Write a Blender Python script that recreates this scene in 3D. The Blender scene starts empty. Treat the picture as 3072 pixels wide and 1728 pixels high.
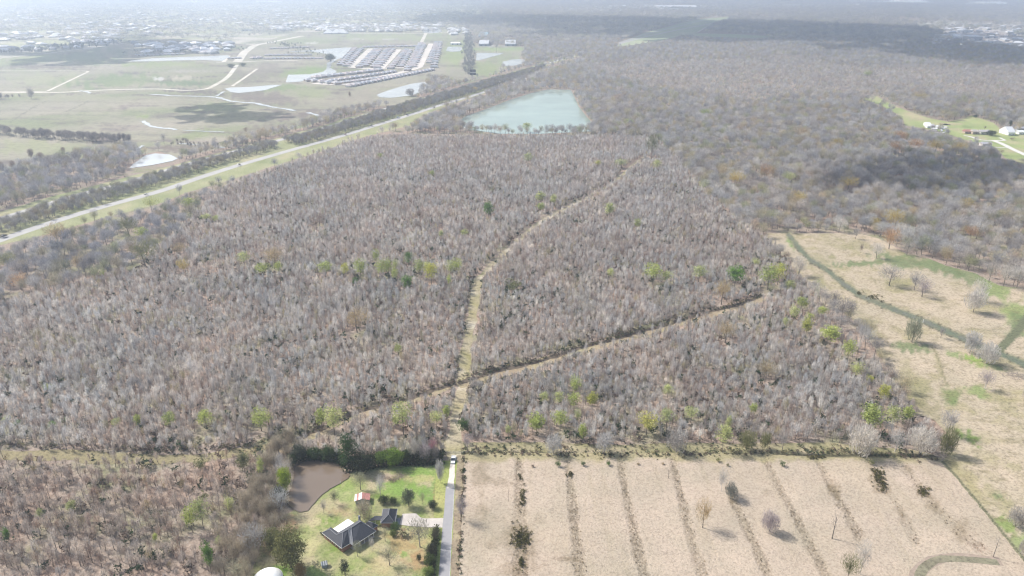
import bpy, math, random
import numpy as np
from mathutils import Vector, Matrix
from mathutils.geometry import delaunay_2d_cdt
R = math.radians
rng = np.random.default_rng(7)
random.seed(7)
S = bpy.context.scene
COL = S.collection

# ------------------------------------------------------------------ camera, light, exposure
CH = 210.0                    # camera height in metres
PITCH = R(22.58)
FPX = 2193.0                  # focal length in photograph pixels (3072 wide)
cam_data = bpy.data.cameras.new('camera'); cam = bpy.data.objects.new('camera', cam_data); COL.objects.link(cam)
cam.location = (0, 0, CH); cam.rotation_euler = (R(90) - PITCH, 0, 0)
cam_data.sensor_width = 36; cam_data.lens = 36 * FPX / 3072
cam_data.clip_start = 1; cam_data.clip_end = 90000
S.camera = cam
SUN_EL = R(46); SUN_DIR = Vector((-0.90, 0.43, 0)).normalized()   # horizontal direction towards the sun
sun_to = Vector((SUN_DIR.x * math.cos(SUN_EL), SUN_DIR.y * math.cos(SUN_EL), math.sin(SUN_EL)))
w = bpy.data.worlds.new('World'); S.world = w; w.use_nodes = True
nt = w.node_tree; bg = nt.nodes['Background']
sky = nt.nodes.new('ShaderNodeTexSky'); sky.sky_type = 'NISHITA'; sky.sun_disc = False
sky.sun_elevation = SUN_EL; sky.sun_rotation = math.atan2(sun_to.x, sun_to.y)
sky.air_density = 1.3; sky.dust_density = 3.5; sky.ozone_density = 1.0
nt.links.new(sky.outputs[0], bg.inputs[0]); bg.inputs[1].default_value = 0.13
sl = bpy.data.lights.new('sun', 'SUN'); sl.energy = 4.2; sl.angle = R(0.55); sl.color = (1, .965, .92)
so = bpy.data.objects.new('sun', sl); COL.objects.link(so)
so.rotation_euler = sun_to.to_track_quat('Z', 'Y').to_euler(); so.location = (0, 0, 600)
S.view_settings.view_transform = 'Standard'; S.view_settings.look = 'None'
S.view_settings.gamma = 1; S.view_settings.use_curve_mapping = False
S.view_settings.exposure = 0.38
S.cycles.max_bounces = 5; S.cycles.diffuse_bounces = 4; S.cycles.glossy_bounces = 2
S.cycles.transmission_bounces = 2; S.cycles.volume_bounces = 1; S.cycles.transparent_max_bounces = 8
S.cycles.pixel_filter_type = 'BLACKMAN_HARRIS'; S.cycles.filter_width = 1.2
S.cycles.use_denoising = True
try:
    S.cycles.denoising_prefilter = 'ACCURATE'
except Exception: pass
HAZE_DENSITY = 0.00019

# ------------------------------------------------------------------ measuring helpers
CP, SP = math.cos(PITCH), math.sin(PITCH)
def G(u, v, z=0.0):
    """photograph pixel -> point of the plane at height z"""
    x = (u - 1536) / FPX; y = -(v - 864) / FPX
    d = Vector((x, y * SP + CP, y * CP - SP))
    t = (CH - z) / -d.z
    return Vector((d.x * t, d.y * t, z))
def Gn(P, z=0.0):
    P = np.asarray(P, float); x = (P[:, 0] - 1536) / FPX; y = -(P[:, 1] - 864) / FPX
    t = (CH - z) / -(y * CP - SP)
    return np.stack([x * t, (y * SP + CP) * t, np.full(len(P), z)], 1)
def proj(X):
    X = np.asarray(X, float); dx = X[:, 0]; dy = X[:, 1]; dz = -CH
    f = dy * CP - dz * SP; up = dy * SP + dz * CP
    return np.stack([1536 + FPX * dx / f, 864 - FPX * up / f], 1)
def depth(v):
    y = -(v - 864) / FPX; return CH / -(y * CP - SP)
def mpx(v): return depth(v) / FPX            # metres per photograph pixel (across)
def hpx(v):                                   # metres of height per pixel
    a = PITCH + math.atan((v - 864) / FPX); return mpx(v) / math.cos(a)
TI = {'a': (0, 0), 'b': (1024, 0), 'c': (2048, 0), 'd': (0, 576), 'e': (1024, 576), 'f': (2048, 576),
      'g': (0, 1152), 'h': (1024, 1152), 'i': (2048, 1152)}
ZI = {k: (o[0], o[1], 2.5156) for k, o in TI.items()}
ZI.update(k=(750, 1280, 3.234), m=(940, 1500, 6.357), n=(800, 40, 4.293), p=(200, 40, 3.68), q=(1350, 60, 7.247),
          r=(2700, 40, 6.9), s=(2700, 320, 6.9), D=(0, 0, 1 / 1.19255), S=(0, 0, 1.0), o=(2700, 980, 5.573))
def T(t, x, y): o = ZI[t]; return (o[0] + x / o[2], o[1] + y / o[2])
def PL(*a):
    """'f', (x,y), (x,y), 'i', (x,y) ... -> photograph pixels"""
    out, t = [], None
    for q in a:
        if isinstance(q, str): t = q
        else: out.append(T(t, q[0], q[1]))
    return out
def inside(P, poly):
    x, y = P[:, 0], P[:, 1]; c = np.zeros(len(P), bool); n = len(poly)
    for i in range(n):
        x1, y1 = poly[i]; x2, y2 = poly[(i + 1) % n]
        if y1 == y2: continue
        m = ((y1 > y) != (y2 > y)) & (x < (x2 - x1) * (y - y1) / (y2 - y1) + x1); c ^= m
    return c
def dist_line(P, line):
    """distance of points to a polyline, in the units of both"""
    best = np.full(len(P), 1e9); line = np.asarray(line, float)[:, :2]
    for a, b in zip(line[:-1], line[1:]):
        d = b - a; t = np.clip(((P - a) @ d) / max(d @ d, 1e-9), 0, 1)
        q = a + t[:, None] * d; best = np.minimum(best, np.hypot(*(P - q).T))
    return best
_tab = rng.random((256, 256))
def vnoise(x, y):
    xi = np.floor(x).astype(int); yi = np.floor(y).astype(int); fx = x - xi; fy = y - yi
    fx = fx * fx * (3 - 2 * fx); fy = fy * fy * (3 - 2 * fy)
    g = lambda a, b: _tab[a & 255, b & 255]
    return (g(xi, yi) * (1 - fx) + g(xi + 1, yi) * fx) * (1 - fy) + (g(xi, yi + 1) * (1 - fx) + g(xi + 1, yi + 1) * fx) * fy
def fbm(X, s, o=0, n=4):
    v = 0; a = .5; f = 1 / s
    for i in range(n):
        v = v + a * vnoise(X[:, 0] * f + o + 17 * i, X[:, 1] * f + 3 * o + 31 * i); a *= .5; f *= 2.03
    return v / (1 - .5 ** n)

# ------------------------------------------------------------------ materials
def mat(name, rough=0.9, spec=0.3):
    m = bpy.data.materials.new(name); m.use_nodes = True
    b = m.node_tree.nodes['Principled BSDF']; b.inputs['Roughness'].default_value = rough
    b.inputs['Specular IOR Level'].default_value = spec
    return m, m.node_tree, b
def ramp(t, fac, stops):
    r = t.nodes.new('ShaderNodeValToRGB'); e = r.color_ramp.elements
    e[0].position = stops[0][0]; e[0].color = (*stops[0][1], 1); e[1].position = stops[-1][0]; e[1].color = (*stops[-1][1], 1)
    for p, c in stops[1:-1]:
        k = e.new(p); k.color = (*c, 1)
    t.links.new(fac, r.inputs[0]); return r.outputs[0]
def noise(t, scale, detail=4, rough=.6, stretch=None):
    n = t.nodes.new('ShaderNodeTexNoise'); n.inputs['Scale'].default_value = scale
    n.inputs['Detail'].default_value = detail; n.inputs['Roughness'].default_value = rough
    g = t.nodes.new('ShaderNodeNewGeometry')
    if stretch:
        mp = t.nodes.new('ShaderNodeMapping'); mp.inputs['Scale'].default_value = stretch[:3]
        if len(stretch) > 3: mp.inputs['Rotation'].default_value[2] = stretch[3]
        t.links.new(g.outputs['Position'], mp.inputs[0]); t.links.new(mp.outputs[0], n.inputs['Vector'])
    else: t.links.new(g.outputs['Position'], n.inputs['Vector'])
    return n.outputs[0]
def mix(t, f, a, b, mode='MIX'):
    m = t.nodes.new('ShaderNodeMix'); m.data_type = 'RGBA'; m.blend_type = mode
    for s, v in ((0, f), (6, a), (7, b)):
        if hasattr(v, 'links') or hasattr(v, 'is_linked'): t.links.new(v, m.inputs[s])
        elif s: m.inputs[s].default_value = (*v, 1)
        else: m.inputs[s].default_value = v
    return m.outputs[2]
def bump(t, b, h, strength=.6, dist=.5):
    n = t.nodes.new('ShaderNodeBump'); n.inputs['Strength'].default_value = strength; n.inputs['Distance'].default_value = dist
    t.links.new(h, n.inputs['Height']); t.links.new(n.outputs[0], b.inputs['Normal'])
def simple(name, col, rough=.7, spec=.3, var=.25, scale=.8, metal=0):
    m, t, b = mat(name, rough, spec); n = noise(t, scale, 5)
    lo = tuple(c * (1 - var) for c in col); hi = tuple(min(1, c * (1 + var)) for c in col)
    t.links.new(ramp(t, n, [(.3, lo), (.7, hi)]), b.inputs['Base Color']); b.inputs['Metallic'].default_value = metal
    return m
def vcol_mat(name, clod=1.6, amt=.5, bstr=.8, coarse=.02):
    """land: colour comes from the painted attribute, broken up with fine clumps of the surface itself"""
    m, t, b = mat(name, .95, .15)
    a = t.nodes.new('ShaderNodeAttribute'); a.attribute_name = 'Col'
    n1 = noise(t, 1 / clod, 3, .7); n2 = noise(t, coarse, 5, .65)
    c1 = ramp(t, n1, [(.3, (1 - amt,) * 3), (.5, (1, 1, 1)), (.72, (1 + amt * .45,) * 3)])
    c2 = ramp(t, n2, [(.3, (.86, .88, .84)), (.7, (1.1, 1.06, 1.04))])
    c = mix(t, 1.0, a.outputs[0], c1, 'MULTIPLY'); c = mix(t, 1.0, c, c2, 'MULTIPLY')
    t.links.new(c, b.inputs['Base Color']); bump(t, b, n1, bstr, clod * .35)
    return m
def tint_mat(name, var=.28, transl=.0, nscale=.35):
    m, t, b = mat(name, .85, .2)
    a = t.nodes.new('ShaderNodeAttribute'); a.attribute_type = 'INSTANCER'; a.attribute_name = 'tint'
    oi = t.nodes.new('ShaderNodeObjectInfo')
    n = noise(t, nscale, 2, .6)
    c = mix(t, 1.0, a.outputs[0], ramp(t, n, [(.3, (1 - var,) * 3), (.7, (1 + var,) * 3)]), 'MULTIPLY')
    c = mix(t, 1.0, c, ramp(t, oi.outputs['Random'], [(0, (.84, .85, .88)), (1, (1.16, 1.12, 1.06))]), 'MULTIPLY')
    t.links.new(c, b.inputs['Base Color'])
    if transl:
        tr = t.nodes.new('ShaderNodeBsdfTranslucent'); t.links.new(c, tr.inputs[0])
        mx = t.nodes.new('ShaderNodeMixShader'); mx.inputs[0].default_value = transl
        t.links.new(b.outputs[0], mx.inputs[1]); t.links.new(tr.outputs[0], mx.inputs[2])
        t.links.new(mx.outputs[0], t.nodes['Material Output'].inputs[0])
    return m
M_TWIG = tint_mat('bare_twigs', .25, .4)
M_LEAF = tint_mat('leaves', .35, .35)
M_BARK = simple('bark', (.20, .175, .15), .95, .1, .4, 1.5)
M_PALEBARK = simple('pale_bark', (.48, .45, .41), .95, .1, .25, 1.5)
M_ASPHALT = simple('worn_asphalt', (.31, .305, .31), .9, .2, .07, .25)
M_CONC = simple('concrete', (.50, .46, .42), .9, .2, .12, .4)
M_HWY = simple('highway_concrete', (.41, .40, .38), .9, .2, .10, .05)
M_GRAVEL = simple('white_gravel', (.62, .57, .50), .95, .1, .2, 1.2)
M_PALETRACK = simple('shell_road', (.62, .60, .55), .95, .1, .12, .2)

# ------------------------------------------------------------------ object helpers
def tag(o, label=None, cat=None, group=None, kind=None):
    if label: o['label'] = label
    if cat: o['category'] = cat
    if group: o['group'] = group
    if kind: o['kind'] = kind
    return o
def meshob(name, V, F, material=None, parent=None, col=None, smooth=False):
    me = bpy.data.meshes.new(name); me.from_pydata([tuple(v) for v in V], [], F)
    if material is not None:
        for mm in (material if isinstance(material, (list, tuple)) else [material]): me.materials.append(mm)
    if col is not None:
        a = me.color_attributes.new('Col', 'FLOAT_COLOR', 'POINT')
        c = np.ones((len(V), 4), np.float32); c[:, :3] = col; a.data.foreach_set('color', c.ravel())
    if smooth: me.polygons.foreach_set('use_smooth', [True] * len(me.polygons))
    me.update(); return link(name, me, parent)
def link(name, me, parent=None, loc=None):
    o = bpy.data.objects.new(name, me); COL.objects.link(o)
    if parent is not None: o.parent = parent
    if loc is not None: o.location = loc
    return o
def empty(name, loc, rz=0, scale=None):
    o = bpy.data.objects.new(name, None); COL.objects.link(o); o.location = loc; o.rotation_euler = (0, 0, rz)
    if scale: o.scale = scale
    o.empty_display_size = .5
    return o
class MB:
    def __init__(s): s.V = []; s.F = []
    def add(s, V, F):
        n = len(s.V); s.V += [tuple(v) for v in V]; s.F += [tuple(i + n for i in f) for f in F]; return s
    def box(s, x0, x1, y0, y1, z0, z1):
        V = [(x, y, z) for z in (z0, z1) for y in (y0, y1) for x in (x0, x1)]
        return s.add(V, [(0, 2, 3, 1), (4, 5, 7, 6), (0, 1, 5, 4), (1, 3, 7, 5), (3, 2, 6, 7), (2, 0, 4, 6)])
    def tube(s, pts, rad, n=5, cap=True):
        pts = [Vector(p) for p in pts]; rings = []
        for i, p in enumerate(pts):
            d = (pts[min(i + 1, len(pts) - 1)] - pts[max(i - 1, 0)]).normalized()
            a = d.orthogonal().normalized() if abs(d.z) < .9 else Vector((1, 0, 0)).cross(d).normalized(); b = d.cross(a)
            r = rad[i] if isinstance(rad, (list, tuple)) else rad
            rings.append([p + (a * math.cos(2 * math.pi * k / n) + b * math.sin(2 * math.pi * k / n)) * r for k in range(n)])
        V = [v for q in rings for v in q]
        F = [(i * n + k, i * n + (k + 1) % n, (i + 1) * n + (k + 1) % n, (i + 1) * n + k) for i in range(len(pts) - 1) for k in range(n)]
        if cap: F += [tuple(range(n))[::-1], tuple((len(pts) - 1) * n + k for k in range(n))]
        return s.add(V, F)
    def prism(s, poly, z0, z1):
        n = len(poly); a = sum(poly[i][0] * poly[(i + 1) % n][1] - poly[(i + 1) % n][0] * poly[i][1] for i in range(n))
        if a < 0: poly = poly[::-1]
        V = [(p[0], p[1], z0) for p in poly] + [(p[0], p[1], z1) for p in poly]
        return s.add(V, [tuple(range(n))[::-1], tuple(range(n, 2 * n))] + [(i, (i + 1) % n, n + (i + 1) % n, n + i) for i in range(n)])
    def mesh(s, name, material=None, smooth=False):
        me = bpy.data.meshes.new(name); me.from_pydata(s.V, [], s.F)
        if material is not None: me.materials.append(material)
        if smooth: me.polygons.foreach_set('use_smooth', [True] * len(me.polygons))
        me.update(); return me
    def build(s, name, material=None, parent=None, smooth=False): return link(name, s.mesh(name, material, smooth), parent)

# ------------------------------------------------------------------ land sheets
_lay = [0.0]
def sheet(name, poly, material, color=None, step=None, jit=1.2, z=None, dens=None, relief=None, kind='structure'):
    """a sheet of land: outline densified and made ragged, filled with points, coloured per point by color(world xy, px)"""
    if z is None: _lay[0] += .006; z = .02 + _lay[0]
    poly = [tuple(p) for p in poly]; dens = dens or 5
    B = []
    for (x1, y1), (x2, y2) in zip(poly, poly[1:] + poly[:1]):
        n = max(1, int(math.hypot(x2 - x1, (y2 - y1)) / dens))
        for k in range(n): B.append((x1 + (x2 - x1) * k / n, y1 + (y2 - y1) * k / n))
    B = np.array(B)
    if jit:
        sc = np.clip((B[:, 1] + 48) / 900, .12, 1)
        B[:, 0] += (fbm(B * 1.0, 9, 3, 2) - .5) * 3.2 * jit * sc * 1.5; B[:, 1] += (fbm(B, 9, 9, 2) - .5) * 3 * jit * sc
    pts = B
    if step:
        x0, y0 = B.min(0); x1, y1 = B.max(0)
        gy = np.arange(y0, y1, step); gx = np.arange(x0, x1, step * 1.5)
        XX, YY = np.meshgrid(gx, gy); Q = np.stack([XX.ravel(), YY.ravel()], 1); Q += (rng.random(Q.shape) - .5) * step * .5
        Q = Q[inside(Q, [tuple(b) for b in B])]; pts = np.vstack([B, Q])
    n = len(B)
    r = delaunay_2d_cdt([Vector(p) for p in pts], [], [list(range(n))], 1, 1e-6)
    V = np.array([tuple(v) for v in r[0]]); F = [tuple(f) for f in r[2]]
    W = Gn(V, z)
    if relief is not None: W[:, 2] += relief(W, V)
    c = color(W, V) if color is not None else None
    if F:
        a, b_, c_ = F[0][:3]; e1 = W[b_] - W[a]; e2 = W[c_] - W[a]
        if np.cross(e1, e2)[2] < 0: F = [f[::-1] for f in F]
    o = meshob(name, W, F, material, None, c)
    return tag(o, kind=kind)
def ribbon(name, px, width, material, z=None, kind='structure', color=None, ragged=0., wend=None):
    """a strip of land of real width along a line given in photograph pixels"""
    if z is None: _lay[0] += .006; z = .02 + _lay[0]
    P = Gn(np.array(px), 0)[:, :2]; Q = [P[0]]
    for a, b in zip(P[:-1], P[1:]):
        L = np.hypot(*(b - a)); n = max(1, int(L / max(3, width)))
        for k in range(1, n + 1): Q.append(a + (b - a) * k / n)
    Q = np.array(Q)
    for _ in range(3): Q[1:-1] = (Q[:-2] + 2 * Q[1:-1] + Q[2:]) / 4
    d = np.gradient(Q, axis=0); d /= np.hypot(*d.T)[:, None] + 1e-9; nrm = np.stack([-d[:, 1], d[:, 0]], 1)
    wd = np.linspace(width, wend or width, len(Q)) / 2
    k = len(Q); o1 = (rng.random(k) - .5) * ragged; o2 = (rng.random(k) - .5) * ragged
    L = Q + nrm * (wd + o1)[:, None]; Rr = Q - nrm * (wd + o2)[:, None]
    V = np.vstack([np.c_[L, np.full(k, z)], np.c_[Rr, np.full(k, z)]])
    F = [(k + i, k + i + 1, i + 1, i) for i in range(k - 1)]
    c = color(V, proj(V)) if color is not None else None
    return tag(meshob(name, V, F, material, None, c), kind=kind)
def blend(c, f, d): f = np.clip(f, 0, 1)[:, None]; return c * (1 - f) + np.array(d)[None] * f
def spot(V, cx, cy, rx, ry, ang=0, soft=.35, X=None):
    """soft ragged oval in photograph pixels"""
    dx = V[:, 0] - cx; dy = V[:, 1] - cy; ca, sa = math.cos(R(ang)), math.sin(R(ang))
    q = np.hypot((dx * ca + dy * sa) / rx, (-dx * sa + dy * ca) / ry)
    q = q + (fbm(V, max(min(rx, ry) * .6, 4), cx % 13, 4) - .5) * 1.7
    return np.clip((1 - q) / soft, 0, 1)

# ground everywhere: forest floor
m, t, b = mat('forest_floor', .95, .1)
n1 = noise(t, .6, 5, .7); n2 = noise(t, .03, 5, .6)
c = ramp(t, n1, [(.28, (.12, .095, .075)), (.5, (.295, .24, .195)), (.72, (.43, .36, .30))])
c2 = ramp(t, n2, [(.35, (.8, .95, .7)), (.5, (1, 1, 1)), (.68, (1.15, 1.02, .95))])
t.links.new(mix(t, 1.0, c, c2, 'MULTIPLY'), b.inputs['Base Color']); bump(t, b, n1, .7, .6)
M_FLOOR = m
tag(meshob('ground', [(-60000, -3000, 0), (60000, -3000, 0), (60000, 60000, 0), (-60000, 60000, 0)], [(0, 1, 2, 3)], M_FLOOR), kind='structure')

M_LAND = vcol_mat('rough_grassland', 1.4, .42, .7)
M_FIELD = vcol_mat('cut_field', .9, .34, 1.0, .035)
M_LAWN = vcol_mat('lawn', 1.1, .38, .5, .05)
M_FAR = vcol_mat('far_grassland', 9, .2, .2, .006)
STRAW = (.50, .41, .31); GREEN = (.17, .22, .075); OLIVE = (.27, .25, .12); BRIGHT = (.20, .28, .085); BROWN = (.16, .125, .085)

# outlines ---------------------------------------------------------
FIELD = PL('h', (930, 530), (960, 520), 'i', (0, 520), (600, 530), (1300, 560), (1850, 560), (1950, 590), (2070, 720), (2290, 985), (2430, 1160), (2576, 1340), (2900, 1700), (2900, 1900), 'h', (880, 1900), (890, 1449), (915, 900))
EDGE = PL('h', (600, 440), (780, 420), (960, 440), (1500, 440), (2100, 460), 'i', (0, 440), (400, 450), (1100, 440), (1500, 480), (1800, 500), (1950, 560), (1960, 600), (1300, 570), (600, 540), 'h', (2576, 560), (1600, 560), (940, 540), (830, 560), (780, 500))
FOREST_EDGE = [(600, 320), (650, 380), (720, 450), (800, 530), (870, 620), (930, 700), (1000, 790), (1080, 860), (1200, 890), (1290, 970), (1400, 1100), (1480, 1230), (1560, 1330), (1640, 1449)]
PASTURE = PL('f', (600, 312), (1300, 308), (1480, 350), (1700, 470), (1850, 500), (2000, 560), (2200, 610), (2400, 710), (2576, 720), (3000, 760), (3100, 1449),
             'i', (3100, 1449), (2900, 1700), (2576, 1340), (2430, 1160), (2290, 985), (2070, 720), (1950, 590), (2050, 500), (2020, 400), (1900, 270), (1740, 220), (1700, 100), (1650, 0), 'f', *FOREST_EDGE[::-1][1:-1])
LAWN = PL('k', (1890, 330), (1700, 360), (1400, 380), (1150, 400), (980, 450), (860, 545), (740, 560), (600, 700), (440, 800), (300, 880), (200, 960), (120, 1100), (60, 1300), (-40, 1500), (-200, 1900), (1780, 1900), (1830, 1449), (1865, 1000), (1885, 800), (1900, 575), (1925, 420))
POND = PL('k', (425, 400), (480, 350), (560, 310), (640, 300), (740, 320), (830, 340), (895, 375), (905, 425), (950, 440), (975, 465), (950, 500), (880, 545), (780, 600), (710, 650), (650, 710), (600, 770), (560, 815), (480, 830), (400, 790), (330, 720), (330, 640), (400, 600), (425, 500))
LAKE = PL('b', (850, 925), (960, 868), (1100, 820), (1260, 758), (1440, 700), (1560, 675), (1730, 677), (1745, 700), (1790, 800), (1850, 880), (1900, 935), (1890, 990), (1500, 1010), (1200, 1010), (950, 975))
MEADOW = PL('a', (-700, 520), (0, 440), (600, 388), (1000, 300), (1250, 288), (1600, 310), (1900, 340), (2250, 240), (2576, 236), 'b', (0, 245), (700, 245), (980, 235), (1000, 330), (1380, 352), (1385, 385), (1330, 470), (1160, 560), (1050, 600), (900, 640), (760, 600), (660, 600), (645, 640), (560, 745), (430, 790), (250, 800), (0, 850),
             'a', (2576, 850), (2300, 960), (1900, 1040), (1700, 1110), (1340, 1190), (1200, 1140), (1050, 1170), (960, 1110), (700, 1180), (300, 1235), (0, 1330), (-700, 1500))
VERGE = PL('S', (-300, 870), (0, 738), 'd', (0, 400), (330, 325), (800, 190), (1200, 90), (1420, 0), 'a', (1420, 1449), (1700, 1370), (2100, 1240), (2400, 1150), (2576, 1090), 'b', (0, 1080), (300, 1000), (530, 945), (520, 930), (600, 880), (760, 810), (960, 745), (1100, 700), (1080, 680),
           (1300, 590), (1560, 490), (1800, 420), (1780, 405), (1500, 480), (1200, 570), (1000, 640), (700, 715), (400, 795), (0, 900), 'a', (2500, 930), (2100, 1040), (1700, 1140), (1300, 1250), (900, 1350), (600, 1430), 'd', (400, 30), (0, 150), 'S', (-300, 720))
MEDIAN = PL('S', (-300, 795), 'd', (0, 235), (300, 150), (560, 62), (760, 5), 'a', (760, 1449), (1150, 1345), (1500, 1235), (1900, 1130), (2060, 1095), (2090, 1120), (1700, 1235), (1300, 1370), (1100, 1430), 'd', (900, 50), (600, 145), (300, 235), (0, 330), 'S', (-300, 850))
MEDIAN2 = PL('a', (2130, 1075), (2300, 1020), (2576, 945), 'b', (0, 925), (300, 840), (580, 765), (1060, 625), (1350, 550), (1560, 490), (1500, 530), (1200, 650), (800, 770), (560, 845), (250, 935), (0, 1010), 'a', (2576, 1020), (2250, 1105))
HWY1 = PL('S', (-400, 870), 'd', (0, 362), (300, 260), (600, 162), (900, 77), (1200, 0), 'a', (1500, 1342), (1800, 1247), (2200, 1132), (2576, 1028), 'b', (250, 950), (570, 852), (750, 792), (950, 735), (1250, 640), (1600, 520), (1850, 430))
HWY2 = PL('S', (-400, 785), 'd', (0, 205), (300, 112), (500, 48), (660, 0), 'a', (740, 1438), (1100, 1335), (1500, 1215), (1900, 1110), (2200, 1035), (2576, 930), 'b', (300, 830), (580, 755), (850, 682), (1060, 615), (1350, 540), (1560, 478), (1750, 420), (1900, 378), (2020, 350), (2280, 262), (2576, 190), 'c', (160, 150), (300, 110))
HWY3 = PL('b', (2020, 352), (2300, 275), (2576, 218), 'c', (190, 183), (350, 137), (420, 110))
TRACK = PL('k', (1965, 330), 'h', (845, 520), (850, 420), (860, 330), (880, 200), (900, 100), (915, 0), 'e', (932, 1449), (935, 1350), (945, 1200), (965, 1050), (990, 930), (1008, 830), (1020, 730), (1040, 650), (1130, 560), (1230, 470), (1330, 370), (1420, 290), (1550, 200), (1700, 120), (1820, 60), (1930, 0), 'b', (2040, 1400), (2110, 1335), (2180, 1260), (2290, 1180))
DITCH = PL('h', (880, 15), 'e', (985, 1430), (1200, 1365), (1500, 1300), (1750, 1215), (2000, 1150), (2300, 1065), (2576, 985), 'f', (250, 912), (430, 872), (600, 800))
DITCH2 = PL('h', (850, 15), (700, 70), (500, 135), (300, 190), (100, 240), 'g', (2500, 330), (2330, 400), (2180, 470), (2050, 530))
GAP = PL('g', (-300, 515), (0, 525), (800, 560), (1500, 570), (1850, 520), (2060, 470), (2200, 420))
CREEK = PL('f', (800, 320), (880, 420), (950, 500), (1060, 565), (1200, 680), (1330, 775), (1500, 845), (1700, 925), (1850, 985), (2080, 1085), (2250, 1165), (2380, 1205), (2576, 1300), (2900, 1480))
CREEK2 = PL('f', (2400, 1180), (2460, 1120), (2530, 1040), (2600, 950), (2750, 800))
CLEAR = PL('c', (1310, 722), (1460, 725), (1560, 780), (1700, 840), (1850, 890), (2000, 920), (2130, 890), (2180, 870), (2350, 930), (2400, 980), (2600, 1000), (2900, 1050), (2900, 1400), (2576, 1240), (2430, 1190), (2380, 1130), (2300, 1090), (2150, 1060), (2000, 1010), (1830, 970), (1680, 950), (1660, 890), (1600, 850), (1480, 790))
CONC_YARD = PL('r', (900, 350), (1500, 330), (2300, 380), (2567, 560), (2700, 700), (2480, 740), (1900, 680), (1300, 610), (1050, 530), (900, 470))
LEVEE = PL('b', (2020, 356), (2280, 250), (2576, 170), 'c', (160, 140), (380, 125), (200, 190), (100, 250), (420, 258), (700, 275), (540, 290), (130, 275), (0, 260), 'b', (2450, 300), (2200, 340))

SUBURB = PL('a', (-700, 500), (-700, 20), (2576, 10), 'b', (1000, 30), (1100, 120), (900, 160), (950, 240), (0, 245), 'a', (2250, 240), (1900, 340), (1600, 310), (1250, 288), (1000, 300), (600, 388), (0, 440))
INDUST = PL('c', (1650, 175), (1950, 155), (2300, 165), (2800, 165), (2800, 420), (2576, 350), (2250, 300), (2000, 250), (1800, 215))
SKYF = PL('b', (1500, 75), (1700, 50), (2576, 40), 'c', (400, 30), (1300, 2), (2800, 0), (2800, 40), (2050, 42), (1700, 40), (900, 70), (400, 75), (0, 85), 'b', (2200, 80), (1900, 105))
# paint ------------------------------------------------------------
FURROWS = [PL('h', (1345, 560), (1345, 900), (1360, 1449), (1362, 1800)), PL('h', (1705, 560), (1745, 900), (1800, 1449), (1830, 1800)),
           PL('h', (2095, 560), (2160, 900), (2285, 1449), (2370, 1800)), PL('h', (2500, 570), 'i', (0, 900), (50, 1130), (150, 1449), (260, 1800)),
           PL('i', (370, 860), (440, 1000), (540, 1200), (640, 1449), (760, 1750)), PL('i', (620, 570), (740, 800), (850, 1000), (980, 1250), (1080, 1449), (1210, 1700)),
           PL('i', (1020, 580), (1120, 780), (1230, 950), (1330, 1150)), PL('i', (1400, 590), (1500, 750), (1620, 900), (1700, 1050), (1760, 1180)),
           PL('i', (1680, 620), (1820, 830), (1960, 980), (2080, 1100), (2230, 1220))]
FW = [(30, 1.0), (24, .95), (22, .95), (22, .9), (20, .9), (20, .9), (22, .85), (20, .5), (24, .5)]
def furrow_mask(V):
    f = np.zeros(len(V)); n = fbm(V, 7, 2, 3)
    for ln, (wd, st) in zip(FURROWS, FW):
        d = dist_line(V, ln) + (fbm(V, 6, wd * 3, 2) - .5) * 10; wv = wd * .66 * (.58 + .42 * np.clip((V[:, 1] - 1380) / 300, 0, 1)) * (.7 + .7 * fbm(V, 40, wd, 2))
        f = np.maximum(f, st * np.clip((wv * (1.35) - d) / (wv * .7), 0, 1) * np.clip(.55 + 1.0 * (n - .25), 0, 1))
    return f
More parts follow.
